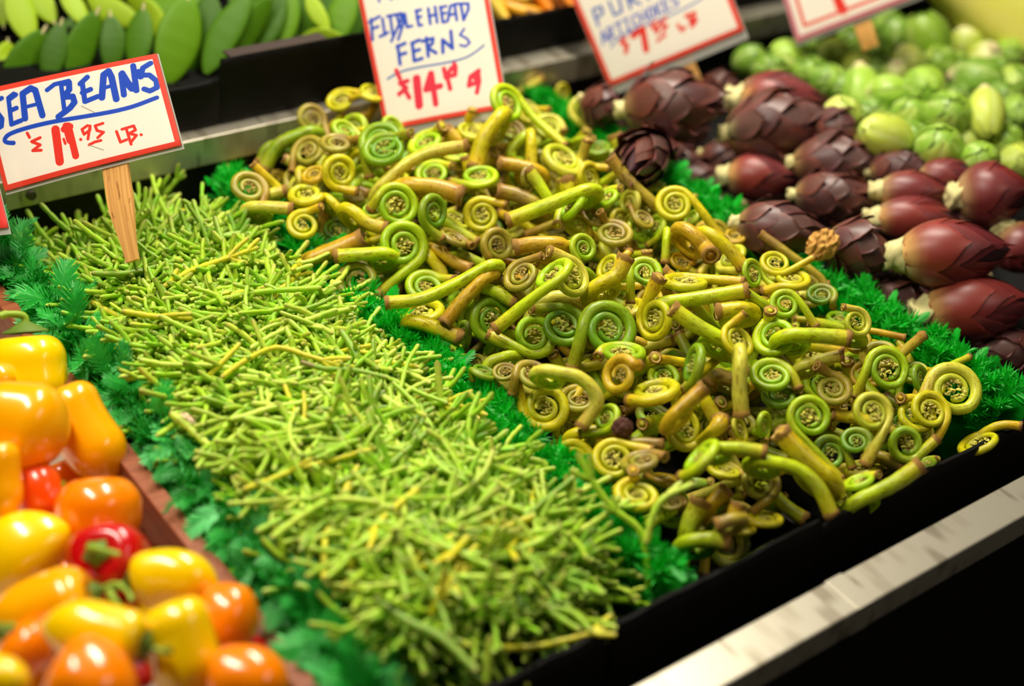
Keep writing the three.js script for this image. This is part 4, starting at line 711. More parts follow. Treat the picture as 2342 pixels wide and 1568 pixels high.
// ---------------------------------------------------------------- sweet peppers
const pepperMats = {
  yellow: phys({ color: 0xffd200, roughness: 0.24, clearcoat: 0.7, clearcoatRoughness: 0.12 }), gold: phys({ color: 0xffae00, roughness: 0.24, clearcoat: 0.7, clearcoatRoughness: 0.12 }),
  orange: phys({ color: 0xff8600, roughness: 0.24, clearcoat: 0.7, clearcoatRoughness: 0.12 }), red: phys({ color: 0xc4080c, roughness: 0.26, clearcoat: 0.6, clearcoatRoughness: 0.15 }), tangerine: phys({ color: 0xf04e06, roughness: 0.25, clearcoat: 0.6, clearcoatRoughness: 0.15 }),
};
const calyxMat = std({ color: 0x5d7a1e, roughness: 0.6 }), stalkMat = std({ color: 0x8fae2c, roughness: 0.55 });
function pepper(label, kind, px, wpx, o = {}) {
  const mid = px[Math.floor((px.length - 1) / 2)], t0 = depthOn(mid[0], mid[1], o.h ?? 0.0), C = at(mid[0], mid[1], t0), size = t0 / F, W = wpx / 2 * size * 1.1, r = ray(mid[0], mid[1]);
  const pts = px.map(([x, y, dz]) => at(x, y, t0 + (dz ?? 0)).sub(C)), curve = new THREE.CatmullRomCurve3(pts.length > 2 ? pts : [pts[0], pts[0].clone().lerp(pts[1], 0.5), pts[1]], false, 'centripetal'), L = curve.getLength();
  const n = 34, seg = 30, pos = [], idx = [], blocky = o.blocky ?? 0.5, lob = o.lobes ?? 3, ph = R(0, 6), amp = o.amp ?? 0.05;
  let S = r.clone(); const spheres = [], T0 = curve.getTangentAt(0);
  const ea = clamp(W * 0.8 / L, 0.12, 0.5), eb = lerp(0.75, clamp(W * 0.8 / L, 0.2, 0.5), blocky);
  for (let j = 0; j <= n; j++) {
    const s = 0.5 - 0.5 * Math.cos(Math.PI * j / n), T = curve.getTangentAt(s), p = curve.getPointAt(s);
    S.addScaledVector(T, -S.dot(T)).normalize(); const B = T.clone().cross(S);
    const fa = s < ea ? Math.pow(1 - (1 - s / ea) ** 2, 0.5) : 1, fb = s > 1 - eb ? Math.pow(1 - ((s - 1 + eb) / eb) ** 2.1, 0.62) : 1;
    const rr = W * Math.max(fa * fb, 0.001) * (1 - 0.08 * Math.sin(s * 7 + ph) * 0.4), dent = s < ea ? (1 - fa) * 0 + Math.exp(-((fa / 0.45) ** 2)) * W * 0.28 : 0;
    for (let k = 0; k < seg; k++) {
      const a = k / seg * 6.28319, q = rr * (1 + amp * Math.cos(lob * a + ph + s) * lerp(1, 0.2, s) + 0.02 * Math.sin(2 * a + s * 5 + ph));
      const v = p.clone().addScaledVector(S, q * Math.cos(a)).addScaledVector(B, q * Math.sin(a)).addScaledVector(T, dent); pos.push(v.x, v.y, v.z);
    }
    if (j % 3 === 0 && rr > W * 0.3) spheres.push({ x: p.x, y: p.y, z: p.z, r: rr });
    if (j) for (let k = 0; k < seg; k++) { const a = (j - 1) * seg + k, b = (j - 1) * seg + (k + 1) % seg; idx.push(a, b, a + seg, b, b + seg, a + seg); }
  }
  // sit: along the line of sight until it touches
  const d = settle(spheres.map((q) => ({ x: q.x + C.x, y: q.y + C.y, z: q.z + C.z, r: q.r })), r, o.near ?? -0.03, o.far ?? 0.012, 0.86, 0.001);
  const t = thing('sweet_pepper', label, 'pepper', C.clone().addScaledVector(r, d)); t.scale.setScalar((t0 + d) / t0);
  const body = geoFrom(pos, idx); mesh('body', body, pepperMats[kind], t);
  if (o.stem) {
    let cap;
    const [sx, sy, sdz] = o.stem, base = pts[0].clone().addScaledVector(T0, W * 0.26), tip = at(sx, sy, t0 + (sdz ?? -0.01)).sub(C), out = T0.clone().negate();
    const g = [], m = 10; { // star-shaped calyx
      const cp = [], ci = [], s1 = Math.abs(out.y) < 0.9 ? new THREE.Vector3(0, 1, 0) : new THREE.Vector3(1, 0, 0); s1.addScaledVector(out, -s1.dot(out)).normalize(); const b1 = out.clone().cross(s1);
      const ring = (rad, z, wav) => { for (let i = 0; i < m; i++) { const a = i / m * 6.2832, q = rad * (1 + wav * (i % 2 ? 1 : -1)); const v = base.clone().addScaledVector(out, z).addScaledVector(s1, q * Math.cos(a)).addScaledVector(b1, q * Math.sin(a)); cp.push(v.x, v.y, v.z); } };
      const w = W * (o.calyx ?? 0.5); ring(w * 0.98, W * 0.16, 0.16); ring(w, W * 0.2, 0.14); ring(w * 0.6, W * 0.34, 0.04); ring(w * 0.25, W * 0.44, 0);
      for (let j = 0; j < 3; j++) for (let i = 0; i < m; i++) { const a = j * m + i, b = j * m + (i + 1) % m; ci.push(a, b, a + m, b, b + m, a + m); }
      cap = mesh('calyx', geoFrom(cp, ci), calyxMat, t);
    }
    const root = base.clone().addScaledVector(out, W * 0.3), L2 = tip.distanceTo(root), line = catmull([root, root.clone().addScaledVector(out, L2 * 0.4), tip.clone().lerp(root.clone().addScaledVector(out, L2 * 0.7), 0.25), tip], 14);
    mesh('stem', sweep(line, line.map((_, i) => (o.sw ?? 8) * size * lerp(1.1, i > 11 ? 1.0 : 0.75, i / 14)), { seg: 9, capA: 0, capB: 0.3, lump: 0.08 }), stalkMat, cap);
  }
}
for (const [k, x, y, dx, dy] of [['gold', 40, 900, 60, 30], ['orange', 150, 1120, 30, 70], ['gold', 60, 1230, 70, 20], ['orange', 170, 1330, 60, 20], ['yellow', 330, 1420, 40, 50], ['gold', 60, 1420, 60, 20], ['orange', 250, 1500, 60, 20], ['gold', 420, 1540, 60, 20], ['red', 560, 1560, 50, 20], ['gold', 100, 1560, 60, 10]])
  pepper('sweet pepper mostly covered by the peppers above it', k, [[x - dx, y - dy], [x, y], [x + dx, y + dy]], 120, { h: -0.034, far: 0.006 });
scene.children.forEach((o) => { if (o.userData.label === 'sweet pepper mostly covered by the peppers above it') o.userData.group = 'peppers under the top layer'; });
pepper('red sweet pepper at the left edge of the picture, behind the large yellow one', 'red', [[-10, 660], [20, 700], [62, 765]], 80, { blocky: 0.6, h: -0.02 });
pepper('large blocky yellow sweet pepper at the upper left with its stem up', 'yellow', [[58, 752], [66, 840], [80, 960]], 168, { blocky: 0.75, stem: [2, 722], sw: 9, amp: 0.08, h: 0.0 });
pepper('small orange sweet pepper end showing at the left edge below the large yellow one', 'gold', [[-60, 870], [-20, 865], [36, 865]], 64, { h: 0.005 });
pepper('long golden sweet pepper slanting down along the crate board', 'gold', [[136, 876], [190, 980], [262, 1092]], 128, { blocky: 0.75, amp: 0.03, h: 0.014 });
pepper('big round orange-yellow sweet pepper at the left, below the large yellow one', 'gold', [[-60, 960], [50, 972], [156, 1000]], 190, { blocky: 0.9, amp: 0.07, h: 0.016 });
pepper('yellow-orange sweet pepper cut off by the left edge, upright at mid height', 'gold', [[-18, 1002], [-6, 1090], [10, 1190]], 104, { blocky: 0.7, h: 0.008 });
pepper('deep orange-red sweet pepper in the gap, with a thin dark stem beside it', 'tangerine', [[112, 1188], [92, 1130], [60, 1050]], 100, { stem: [145, 1100], sw: 5, h: -0.02, calyx: 0.4 });
pepper('upright orange sweet pepper with two bright streaks, next to the paper liner', 'orange', [[218, 1076], [222, 1150], [226, 1280]], 172, { blocky: 0.8, amp: 0.04, h: -0.008 });
pepper('long yellow sweet pepper at the left edge pointing up to the right', 'yellow', [[-50, 1330], [60, 1255], [158, 1205]], 160, { blocky: 0.35, amp: 0.06, h: 0.008 });
pepper('small red pepper end beneath the red pepper with the green cap', 'red', [[290, 1460], [270, 1415], [235, 1375]], 84, { h: -0.022 });
pepper('red sweet pepper with its green cap towards the viewer', 'red', [[218, 1262, -0.012], [250, 1285, 0.01], [285, 1345, 0.034]], 166, { blocky: 0.8, stem: [272, 1268, -0.03], sw: 7, calyx: 0.34, amp: 0.08, h: -0.008 });
pepper('yellow sweet pepper with a green stem hanging down, right of the red one', 'yellow', [[296, 1336], [385, 1316], [500, 1340]], 124, { blocky: 0.3, stem: [308, 1412, -0.02], sw: 10, calyx: 0.5, h: 0.0 });
pepper('golden sweet pepper slanting up right with a brown stem, left of the red one', 'gold', [[222, 1350], [120, 1390], [-30, 1450]], 150, { blocky: 0.7, stem: [300, 1372], sw: 6, calyx: 0.3, h: 0.012 });
pepper('dark orange sweet pepper at the lower left edge with a short green stem', 'orange', [[6, 1450], [40, 1475], [110, 1520]], 140, { stem: [34, 1432], sw: 6, calyx: 0.3, h: 0.004 });
pepper('dark red sweet pepper lying in shade beside the crate board at the bottom', 'red', [[480, 1475], [540, 1490], [630, 1520]], 90, { h: -0.03 });
pepper('round orange sweet pepper at the lower right, against the crate board', 'orange', [[440, 1395], [500, 1410], [590, 1440]], 148, { blocky: 0.85, amp: 0.05, h: -0.008 });
pepper('tall yellow sweet pepper standing at the bottom, with a long bright streak', 'yellow', [[385, 1362], [414, 1455], [438, 1610]], 146, { blocky: 0.6, amp: 0.04, h: 0.014 });
pepper('yellow sweet pepper lying crosswise, its thin green stem pointing right', 'yellow', [[336, 1478], [215, 1442], [92, 1432]], 128, { blocky: 0.4, stem: [380, 1482, -0.02], sw: 6, calyx: 0.52, h: 0.022 });
pepper('orange sweet pepper at the bottom edge, rightmost of the peppers', 'orange', [[470, 1560], [560, 1550], [660, 1580]], 130, { blocky: 0.7, h: 0.0 });
pepper('red sweet pepper end between the two bottom peppers', 'red', [[260, 1560], [310, 1548], [350, 1560]], 80, { h: 0.0 });
pepper('orange sweet pepper at the bottom edge under the crosswise yellow one', 'orange', [[110, 1520], [190, 1555], [310, 1600]], 170, { blocky: 0.7, amp: 0.09, h: 0.024 });
pepper('yellow sweet pepper in the bottom left corner', 'yellow', [[-50, 1545], [0, 1550], [66, 1575]], 100, { h: 0.024 });
// ---------------------------------------------------------------- purple artichokes
const artR = (s) => 0.37 * Math.pow(Math.sin(Math.PI * Math.pow(clamp(s, 0.001, 0.999), 0.78)), 0.72);
function bractGeo(s0, s1, half, off, flare, tone) {           // one scale lying on the ovoid; s along the axis, a round it
  const nu = 8, nv = 8, pos = [], cl = [], idx = [], c = new THREE.Color(), base = col(tone[0]), mid = col(tone[1]), edge = col(tone[2]), ph = R(0, 6);
  for (const side of [1, 0]) for (let j = 0; j <= nv; j++) for (let i = 0; i <= nu; i++) {
    const t = j / nv, x = i / nu * 2 - 1, wd = half * Math.pow(Math.sin(Math.PI * lerp(0.24, 0.985, t)), 0.75), s = lerp(s0, s1, t) - 0.04 * (1 - Math.abs(x)) * 0 - (s1 - s0) * 0.12 * x * x * t, a = x * wd;
    const rr = artR(Math.min(s, 0.97)) * 1 + off * (0.35 + 0.65 * t) + flare * t * t * 0.16 + (side ? 0.012 : -0.006) * (1 - 0.7 * x * x) * (1 - 0.5 * t) + 0.002 * Math.sin(a * 9 + ph + t * 3);
    pos.push(rr * Math.sin(a), s + flare * t * t * 0.02, rr * Math.cos(a));
    c.copy(base).lerp(mid, smooth(0.0, 0.34, t)).lerp(edge, 0.7 * smooth(0.55, 1, Math.abs(x)) * smooth(0.15, 0.5, t) + 0.25 * smooth(0.8, 1, t)); c.multiplyScalar(1 + 0.14 * Math.sin(a * 40 + ph) * (0.5 + 0.5 * Math.sin(t * 5 + ph))); cl.push(c.r, c.g, c.b);
  }
  const W = nu + 1, S = W * (nv + 1);
  for (let j = 0; j < nv; j++) for (let i = 0; i < nu; i++) { const a = j * W + i; idx.push(a, a + 1, a + W, a + 1, a + W + 1, a + W, S + a, S + a + W, S + a + 1, S + a + 1, S + a + W, S + a + W + 1); }
  for (let j = 0; j < nv; j++) for (const i of [0, nu]) { const a = j * W + i; i ? idx.push(a, S + a, a + W, S + a, S + a + W, a + W) : idx.push(a, a + W, S + a, S + a, a + W, S + a + W); }
  return geoFrom(pos, idx, cl);
}
const artMats = ['#ffffff', '#e2c8d4', '#ffd8c8'].map((c) => phys({ color: col(c), vertexColors: true, roughness: 0.42, clearcoat: 0.15, clearcoatRoughness: 0.4, side: THREE.DoubleSide }));
const artCore = std({ color: 0x3a161b, roughness: 0.7 }), artStem = std({ color: 0xffffff, vertexColors: true, roughness: 0.75 });
function artProto(smoothKind) {
  const g = new THREE.Group(), tones = smoothKind ? ['#cfc07c', '#843a34', '#9a443c'] : ['#a09866', '#684840', '#8a5048'], dark = smoothKind ? ['#94463e', '#702f30', '#883a38'] : ['#7c6054', '#5c3e38', '#80463e'];
  const core = new THREE.LatheGeometry([...Array(15)].map((_, i) => new THREE.Vector2(Math.max(artR(i / 14) - 0.008, 0.001), i / 14)), 18); mesh('core', core, artCore, g);
  const rows = smoothKind ? [[0.03, 0.62, 4, 0.95], [0.05, 0.80, 4, 0.92], [0.12, 0.96, 4, 0.9], [0.3, 1.04, 3, 0.9]] : [[0.02, 0.36, 5, 0.62], [0.10, 0.56, 6, 0.6], [0.22, 0.74, 6, 0.6], [0.36, 0.92, 6, 0.62], [0.5, 1.05, 5, 0.7]];
  let az = 0; const nr = rows.length;
  rows.forEach(([s0, s1, n, half], r) => { for (let i = 0; i < n; i++) {
    const m = mesh('bract', bractGeo(s0 + R(-0.01, 0.01), s1 + R(-0.03, 0.03), half * R(0.9, 1.08), (nr - r) * (smoothKind ? 0.014 : 0.013), smoothKind ? R(-0.1, 0.1) : R(0.15, 1.15) * (r > 0 ? 1 : 0.7), r === 0 ? tones : r === 1 && rnd() < 0.3 ? tones : dark), artMats[Math.floor(rnd() * 3)], g);
    m.rotation.y = az + i / n * 6.2832 + R(-0.1, 0.1);
  } az += 2.4 / 2 + 0.3; });
  const q0 = smoothKind ? 1.3 : 0.85, sp = [], sc = [], si = [], n = 14, prof = [[0.15, 0.05], [0.13, 0.0], [0.12, -0.035], [0.13, -0.07], [0.09, -0.08], [0.0, -0.065]].map(([a, b]) => [a * q0, b * q0]);
  prof.forEach(([q, y]) => { for (let i = 0; i < n; i++) { const a = i / n * 6.2832, k = 1 + R(-0.24, 0.24); sp.push(q * k * Math.cos(a), y + R(-0.025, 0.025), q * k * Math.sin(a)); const c = col('#e8dd9c').lerp(col('#8f8748'), R(0, 0.45)); sc.push(c.r, c.g, c.b); } });
  for (let j = 0; j + 1 < prof.length; j++) for (let i = 0; i < n; i++) { const a = j * n + i, b = j * n + (i + 1) % n; si.push(a, b, a + n, b, b + n, a + n); }
  mesh('stem', geoFrom(sp, si, sc), artStem, g);
  return g;
}
const artProtos = { s: [artProto(true), artProto(true)], k: [artProto(false), artProto(false), artProto(false)] }; let artN = 0;
function artichoke(label, kind, bx, by, tx, ty, wpx, o = {}) {
  const mx = (bx + tx) / 2, my = (by + ty) / 2, t0 = depthOn(mx, my, o.h ?? 0.02), size = t0 / F, r = ray(mx, my), C = at(mx, my, t0);
  const B = at(bx, by, t0 + (o.b ?? 0.006)), T = at(tx, ty, t0 + (o.t ?? 0.0)), ax = T.clone().sub(B), L = ax.length() * (o.L ?? 1), W = wpx * size / 0.74; ax.normalize();
  const spheres = []; for (let i = 1; i < 8; i++) { const s = i / 8, p = B.clone().addScaledVector(ax, L * s); spheres.push({ x: p.x, y: p.y, z: p.z, r: Math.max(artR(s) * W, 0.003) }); }
  const d = settle(spheres, r, o.near ?? -0.03, o.far ?? 0.02, 0.82, 0.0015);
  const list = artProtos[kind], g = list[artN++ % list.length].clone(); g.name = numbered('purple_artichoke'); scene.add(g);
  const k = (t0 + d) / t0; g.position.copy(B).addScaledVector(r, d); g.quaternion.setFromUnitVectors(new THREE.Vector3(0, 1, 0), ax).multiply(new THREE.Quaternion().setFromAxisAngle(new THREE.Vector3(0, 1, 0), R(0, 6.28)));
  g.scale.set(W * k, L * k, W * k); tag(g, label, 'artichoke');
}
artichoke('small dark artichoke at the back left corner beside the pale fiddlehead curl', 'k', 1330, 225, 1425, 262, 78);
artichoke('dark artichoke half hidden under the foot of the wooden stake of the artichokes sign', 'k', 1600, 215, 1690, 200, 80, { h: 0.03 });
artichoke('spread-open dark artichoke under the lower edge of the artichokes sign', 'k', 1425, 250, 1655, 235, 140, { h: 0.035 });
artichoke('smooth rounded artichoke at the very back, next to the sprouts', 's', 1680, 225, 1890, 235, 120, { h: 0.045 });
artichoke('large pinkish artichoke with a pale green scale and white cut stem, back middle', 'k', 1655, 305, 1885, 275, 135, { h: 0.045 });
artichoke('small dark artichoke between the large pinkish one and the sprouts', 'k', 1860, 270, 1975, 325, 82, { h: 0.03 });
artichoke('dark artichoke facing the viewer with its tip, left end in the shade', 'k', 1500, 335, 1482, 352, 96, { L: 3, t: -0.03, b: 0.03, h: 0.005 });
artichoke('brown artichoke in shadow behind the left ones', 'k', 1600, 350, 1680, 385, 70, { h: -0.01 });
artichoke('low flat artichoke at the left touching the green border', 'k', 1510, 400, 1665, 425, 84, { h: 0.0 });
artichoke('reddish artichoke with a small white stem, left middle of the heap', 's', 1655, 402, 1825, 408, 98, { h: 0.012 });
artichoke('spiky dark artichoke in the centre of the heap with white drops', 'k', 1808, 372, 2005, 372, 106, { h: 0.03 });
artichoke('spiky artichoke with a white cut stem to the left, middle of the heap', 'k', 1812, 445, 1992, 455, 98, { h: 0.022 });
artichoke('half hidden artichoke below the yellow-green sprout', 'k', 1985, 395, 2125, 375, 72, { h: 0.025 });
artichoke('smooth artichoke behind the two red ones, near the bright sprouts', 's', 2095, 410, 2245, 395, 78, { h: 0.03 });
artichoke('red smooth artichoke with a ragged white stem, upper of the pair at the right', 's', 2005, 435, 2185, 445, 88, { h: 0.03 });
artichoke('big red artichoke with a large white cut stem, upper right edge', 's', 2185, 450, 2365, 435, 135, { h: 0.035 });
artichoke('red smooth artichoke with white stem, lower of the pair at the right', 's', 1995, 497, 2198, 502, 92, { h: 0.026 });
artichoke('artichoke with frayed tip at the left edge by the green border, below the middle', 'k', 1685, 510, 1885, 540, 108, { h: 0.012 });
artichoke('rounded dark artichoke behind the dried yellow leaf', 'k', 1890, 545, 2040, 600, 110, { h: 0.01 });
artichoke('brown drying artichoke at the right edge of the picture', 's', 2290, 520, 2375, 620, 110, { h: 0.02 });
artichoke('large glossy red artichoke with a pale base, right middle', 's', 2052, 585, 2315, 570, 142, { h: 0.024 });
artichoke('dark artichoke with a pale upper edge by the green border, lower right', 'k', 1975, 645, 2125, 710, 96, { h: 0.0 });
artichoke('largest glossy red artichoke, lower right with its pale base to the left', 's', 2105, 715, 2365, 690, 140, { h: 0.014 });
artichoke('artichoke at the lower right edge by the green border, seen from its tip', 'k', 2380, 800, 2240, 805, 88, { h: -0.01 });
artichoke('small artichoke deep in the gap under the dried yellow leaf', 'k', 1985, 640, 1900, 650, 60, { h: -0.02 });
artichoke('artichoke in deep shade between the two largest red ones', 'k', 2260, 630, 2200, 660, 70, { h: -0.01 });
for (const [x, y] of [[1420, 310], [1560, 300], [1700, 330], [1760, 460], [1620, 460], [1860, 500], [1940, 480], [2060, 540], [2200, 540], [1790, 570], [2140, 620], [2230, 760], [2080, 670], [1560, 370], [1850, 420], [2300, 860], [2170, 740]])
  artichoke('dark artichoke lying deep in the shade under the other artichokes', 'k', x - 60, y + 4, x + 60, y + 14, 82, { h: -0.038, near: -0.02, far: 0.024 });
scene.children.forEach((o) => { if (o.userData.label === 'dark artichoke lying deep in the shade under the other artichokes') o.userData.group = 'artichokes at the bottom of the heap'; });
// ---------------------------------------------------------------- Brussels sprouts
const sproutMat = phys({ vertexColors: true, roughness: 0.48, clearcoat: 0.1, side: THREE.DoubleSide });
function sproutLeaf(half, reach, off, tone) {
  const nu = 12, nv = 12, pos = [], cl = [], idx = [], a0 = col(tone[0]), vein = col('#dcec94'), base = col('#f4eeb0'), c = new THREE.Color(), ph = R(0, 6);
  for (let j = 0; j <= nv; j++) for (let i = 0; i <= nu; i++) {
    const t = j / nv, x = i / nu * 2 - 1, th = lerp(0.12, reach, t), wd = half * Math.pow(Math.sin(Math.PI * lerp(0.28, 0.93, t)), 0.6) , ph2 = x * wd;
    const q = 1 + off + 0.05 * t * t * Math.abs(x) + 0.012 * Math.sin(ph2 * 8 + ph) * t - 0.02 * Math.exp(-((x / 0.08) ** 2)) * (1 - t);
    pos.push(q * Math.sin(th) * Math.sin(ph2), -q * 1.08 * Math.cos(th), q * Math.sin(th) * Math.cos(ph2));
    const rib = Math.exp(-((x / 0.07) ** 2)) * (1 - 0.5 * t), side = Math.pow(Math.max(0, Math.sin((t * 4.2 - Math.abs(x) * 1.6) * 6.28)), 10) * 0.5 * smooth(0.15, 0.4, t);
    c.copy(a0).lerp(base, (1 - smooth(0.08, 0.34, t)) * 0.85).lerp(vein, clamp(rib * 0.85 + side * 0.8)); cl.push(c.r, c.g, c.b);
  }
  for (let j = 0; j < nv; j++) for (let i = 0; i < nu; i++) { const a = j * (nu + 1) + i; idx.push(a, a + 1, a + nu + 1, a + 1, a + nu + 2, a + nu + 1); }
  return geoFrom(pos, idx, cl);
}
function sproutProto(tones) {
  const g = new THREE.Group();
  mesh('heart', paint(new THREE.SphereGeometry(0.965, 28, 20).scale(1, 1.08, 1), (p) => col(tones[1]).lerp(col('#dcec94'), 0.5 * clamp(noise(p.x * 5, p.y * 5, p.z * 5) * 2))), sproutMat, g);
  for (let i = 0; i < 7; i++) { const m = mesh('leaf', sproutLeaf(R(0.95, 1.25), R(2.45, 3.0), 0.0 + 0.016 * (6 - i) , [tones[i % tones.length]]), sproutMat, g); m.rotation.y = i * 2.4 + R(-0.2, 0.2); m.scale.setScalar(R(0.98, 1.03)); }
  const lp = [[0.26, -0.98], [0.3, -1.1], [0.3, -1.24], [0.24, -1.3], [0, -1.27]].map(([x, y]) => new THREE.Vector2(x, y)).reverse();
  mesh('stem_end', new THREE.LatheGeometry(lp, 14), std({ color: 0xe0cf98, roughness: 0.7 }), g);
  return g;
}
const sproutProtos = [['#9cc43a', '#86b032', '#b4ce52'], ['#78a42c', '#90b83c', '#6a962a'], ['#c4d44c', '#b4c850', '#d4da68']].map(sproutProto);
function sprout(label, x, y, r, sx, sy, tone, o = {}) {       // sx, sy: where its stem end lies from its middle, in radii (0, 0 hides it behind)
  const t0 = depthOn(x, y, o.h ?? 0.035), size = t0 / F, C = at(x, y, t0), w = r * size * 0.97, rr = ray(x, y), m = Math.min(Math.hypot(sx, sy), 1), back = Math.sqrt(1 - m * m) * (o.face ? -1 : 1);
  const stem = CX.clone().multiplyScalar(sx).addScaledVector(CY, -sy).addScaledVector(CZ, back).normalize();
  const d = settle([{ x: C.x, y: C.y, z: C.z, r: w }], rr, -0.03, 0.03, 0.9, 0.0015), k = (t0 + d) / t0;
  const g = sproutProtos[tone].clone(); g.name = numbered('brussels_sprout'); scene.add(g); g.position.copy(C).addScaledVector(rr, d);
  g.quaternion.setFromUnitVectors(new THREE.Vector3(0, -1, 0), stem).multiply(new THREE.Quaternion().setFromAxisAngle(new THREE.Vector3(0, 1, 0), R(0, 6.28))); g.scale.set(w * k, w * k * (o.long ?? 1), w * k); tag(g, label, 'sprout', o.group);
}
sprout('dark sprout at the back behind the wooden stake, highest in the heap', 2030, 62, 40, 0, 0, 1); sprout('sprout at the back with a brown stem end pointing down, right of the stake', 2052, 82, 42, 0.1, 0.9, 1);
sprout('long dark-veined sprout leaning right at the top of the heap', 2122, 88, 52, 0.5, 0.7, 0, { long: 1.15 });
sprout('small half-hidden sprout behind the right sign', 1850, 100, 34, 0, 0, 1, { h: 0.02 });
sprout('leftmost sprout, low and dark beside the artichokes sign', 1716, 142, 40, -0.5, 0.5, 1, { h: 0.02 }); sprout('round sprout second from the left, under the corner of the right sign', 1802, 138, 47, 0.9, 0.2, 0);
sprout('pale-topped sprout below the right sign', 1905, 122, 35, 0, 0, 2); sprout('dark round sprout directly below the wooden stake of the right sign', 1992, 116, 43, 0, 0, 1);
sprout('creamy sprout at the right with its cut end up, under the yellow squash', 2215, 98, 40, -0.2, -0.8, 2, { face: 1 }); sprout('pointed sprout alone at the far right under the squash', 2306, 130, 40, 0, 0, 0, { long: 1.1 });
sprout('bright sprout below the creamy one at the right', 2252, 140, 42, 0.1, -0.5, 2, { face: 1 }); sprout('sprout with a cream end pointing up, middle of the back row', 2080, 145, 40, -0.2, -0.85, 2);
sprout('sprout between the two cream-ended ones, back middle', 2152, 144, 40, 0.6, 0, 0); sprout('small sprout in the gap right of the pale-topped one', 1958, 152, 34, 0, 0, 2);
sprout('sprout showing mostly its cream cut end, centre of the heap', 2044, 168, 32, 0, -0.5, 2, { face: 1 }); sprout('round smooth green sprout at the left of the heap above the artichokes', 1894, 188, 42, 0, 0, 1);
sprout('long sprout with a cream stem end at its top, left of centre', 1968, 212, 48, 0.05, -0.95, 0, { long: 1.25 }); sprout('sprout with its cream end to the left, centre of the heap', 2030, 214, 43, -0.9, -0.1, 0);
sprout('broad veined sprout right of centre', 2112, 202, 50, -0.1, -0.4, 0); sprout('sprout with a cream stem end to the left, right part of the heap', 2236, 184, 50, -0.85, -0.3, 1, { long: 1.1 });
sprout('sprout at the right edge, under the pointed one', 2322, 194, 46, 0, 0, 0); sprout('sprout next to the smallest artichoke at the left of the front row', 1926, 266, 46, 0, 0, 2);
sprout('veined sprout above the front row, right of the long yellow one', 2080, 268, 47, 0, 0.4, 0, { long: 1.1 }); sprout('large round sprout in the middle of the second row', 2168, 262, 54, 0, 0, 0);
sprout('upright long sprout with a creamy top, right of the large round one', 2254, 262, 42, 0.1, -0.92, 2, { long: 1.45 }); sprout('dark sprout cut by the right edge of the picture', 2330, 266, 48, 0, 0, 1);
sprout('long yellow sprout with a cream end to the right, beside the artichokes', 2022, 312, 52, 0.9, 0.3, 2, { long: 1.25 });
sprout('small sprout with a brownish tip in the front gap', 2212, 325, 32, 0.1, -0.9, 2); sprout('large veined sprout in the front row touching the artichokes', 2146, 340, 55, 0, 0.3, 0); sprout('sprout at the right of the front, partly covered', 2300, 328, 44, 0.3, 0, 0);
sprout('front sprout second from the right', 2240, 368, 44, 0, 0, 0); sprout('front sprout in the lower right corner of the heap', 2328, 372, 44, 0, 0, 2);
[[1760, 165], [1850, 165], [1930, 205], [1990, 265], [2060, 230], [2120, 255], [2190, 230], [2290, 230], [2085, 320], [2200, 300], [2280, 300], [2180, 160], [2280, 170], [2010, 165], [1950, 100]].forEach(([x, y], i) => sprout('green sprout lying underneath the other sprouts', x, y, 42, 0, 0, 1, { h: 0.008, group: 'sprouts under the top layer' }));
// ---------------------------------------------------------------- flat pea pods on the upper shelf
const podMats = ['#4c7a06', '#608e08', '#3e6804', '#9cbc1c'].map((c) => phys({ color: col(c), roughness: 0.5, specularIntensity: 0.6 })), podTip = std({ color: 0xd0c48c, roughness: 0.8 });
function pod(label, px, wpx, mat, o = {}) {
  const t0 = o.t0 ?? 1.24, C = at(px[0][0], px[0][1], t0), size = t0 / F, pts = px.map(([x, y, dz]) => at(x, y, t0 + (dz ?? 0)).sub(C)), curve = new THREE.CatmullRomCurve3(pts, false, 'centripetal'), n = 22, m = 16, pos = [], idx = [], yaw = o.yaw ?? R(-0.5, 0.5), seeds = Math.floor(R(5, 8)), r = ray(px[0][0], px[0][1]).normalize();
  for (let j = 0; j <= n; j++) {
    const s = j / n, T = curve.getTangentAt(s), p = curve.getPointAt(s), A0 = r.clone().cross(T).normalize(), B0 = T.clone().cross(A0).normalize(), a = A0.clone().multiplyScalar(Math.cos(yaw)).addScaledVector(B0, Math.sin(yaw)), b = T.clone().cross(a);
    const w = wpx / 2 * size * Math.max(Math.pow(Math.sin(Math.PI * lerp(0.015, 0.985, s)), 0.62), 0.04) / Math.cos(yaw), th = w * (0.2 + 0.012 * Math.sin(s * seeds * Math.PI) ** 2);
    for (let k = 0; k < m; k++) { const q = k / m * 6.28319, c = Math.cos(q), v = p.clone().addScaledVector(a, w * Math.sign(c) * Math.pow(Math.abs(c), 0.85)).addScaledVector(b, th * Math.sin(q)); pos.push(v.x, v.y, v.z); }
    if (j) for (let k = 0; k < m; k++) { const x = (j - 1) * m + k, y = (j - 1) * m + (k + 1) % m; idx.push(x, y, x + m, y, y + m, x + m); }
  }
  const t = thing('pea_pod', label, 'pea pod', C, o.group); const body = mesh('pod_body', geoFrom(pos, idx), podMats[mat], t);
  const e = curve.getPointAt(1), T = curve.getTangentAt(1), w = wpx * size;
  mesh('tip', sweep([e.clone().addScaledVector(T, -w * 0.1), e.clone().addScaledVector(T, w * 0.04), e.clone().addScaledVector(T, w * 0.16)], [w * 0.05, w * 0.06, w * 0.05], { seg: 7 }), o.pale === false ? podMats[mat] : podTip, body);
}
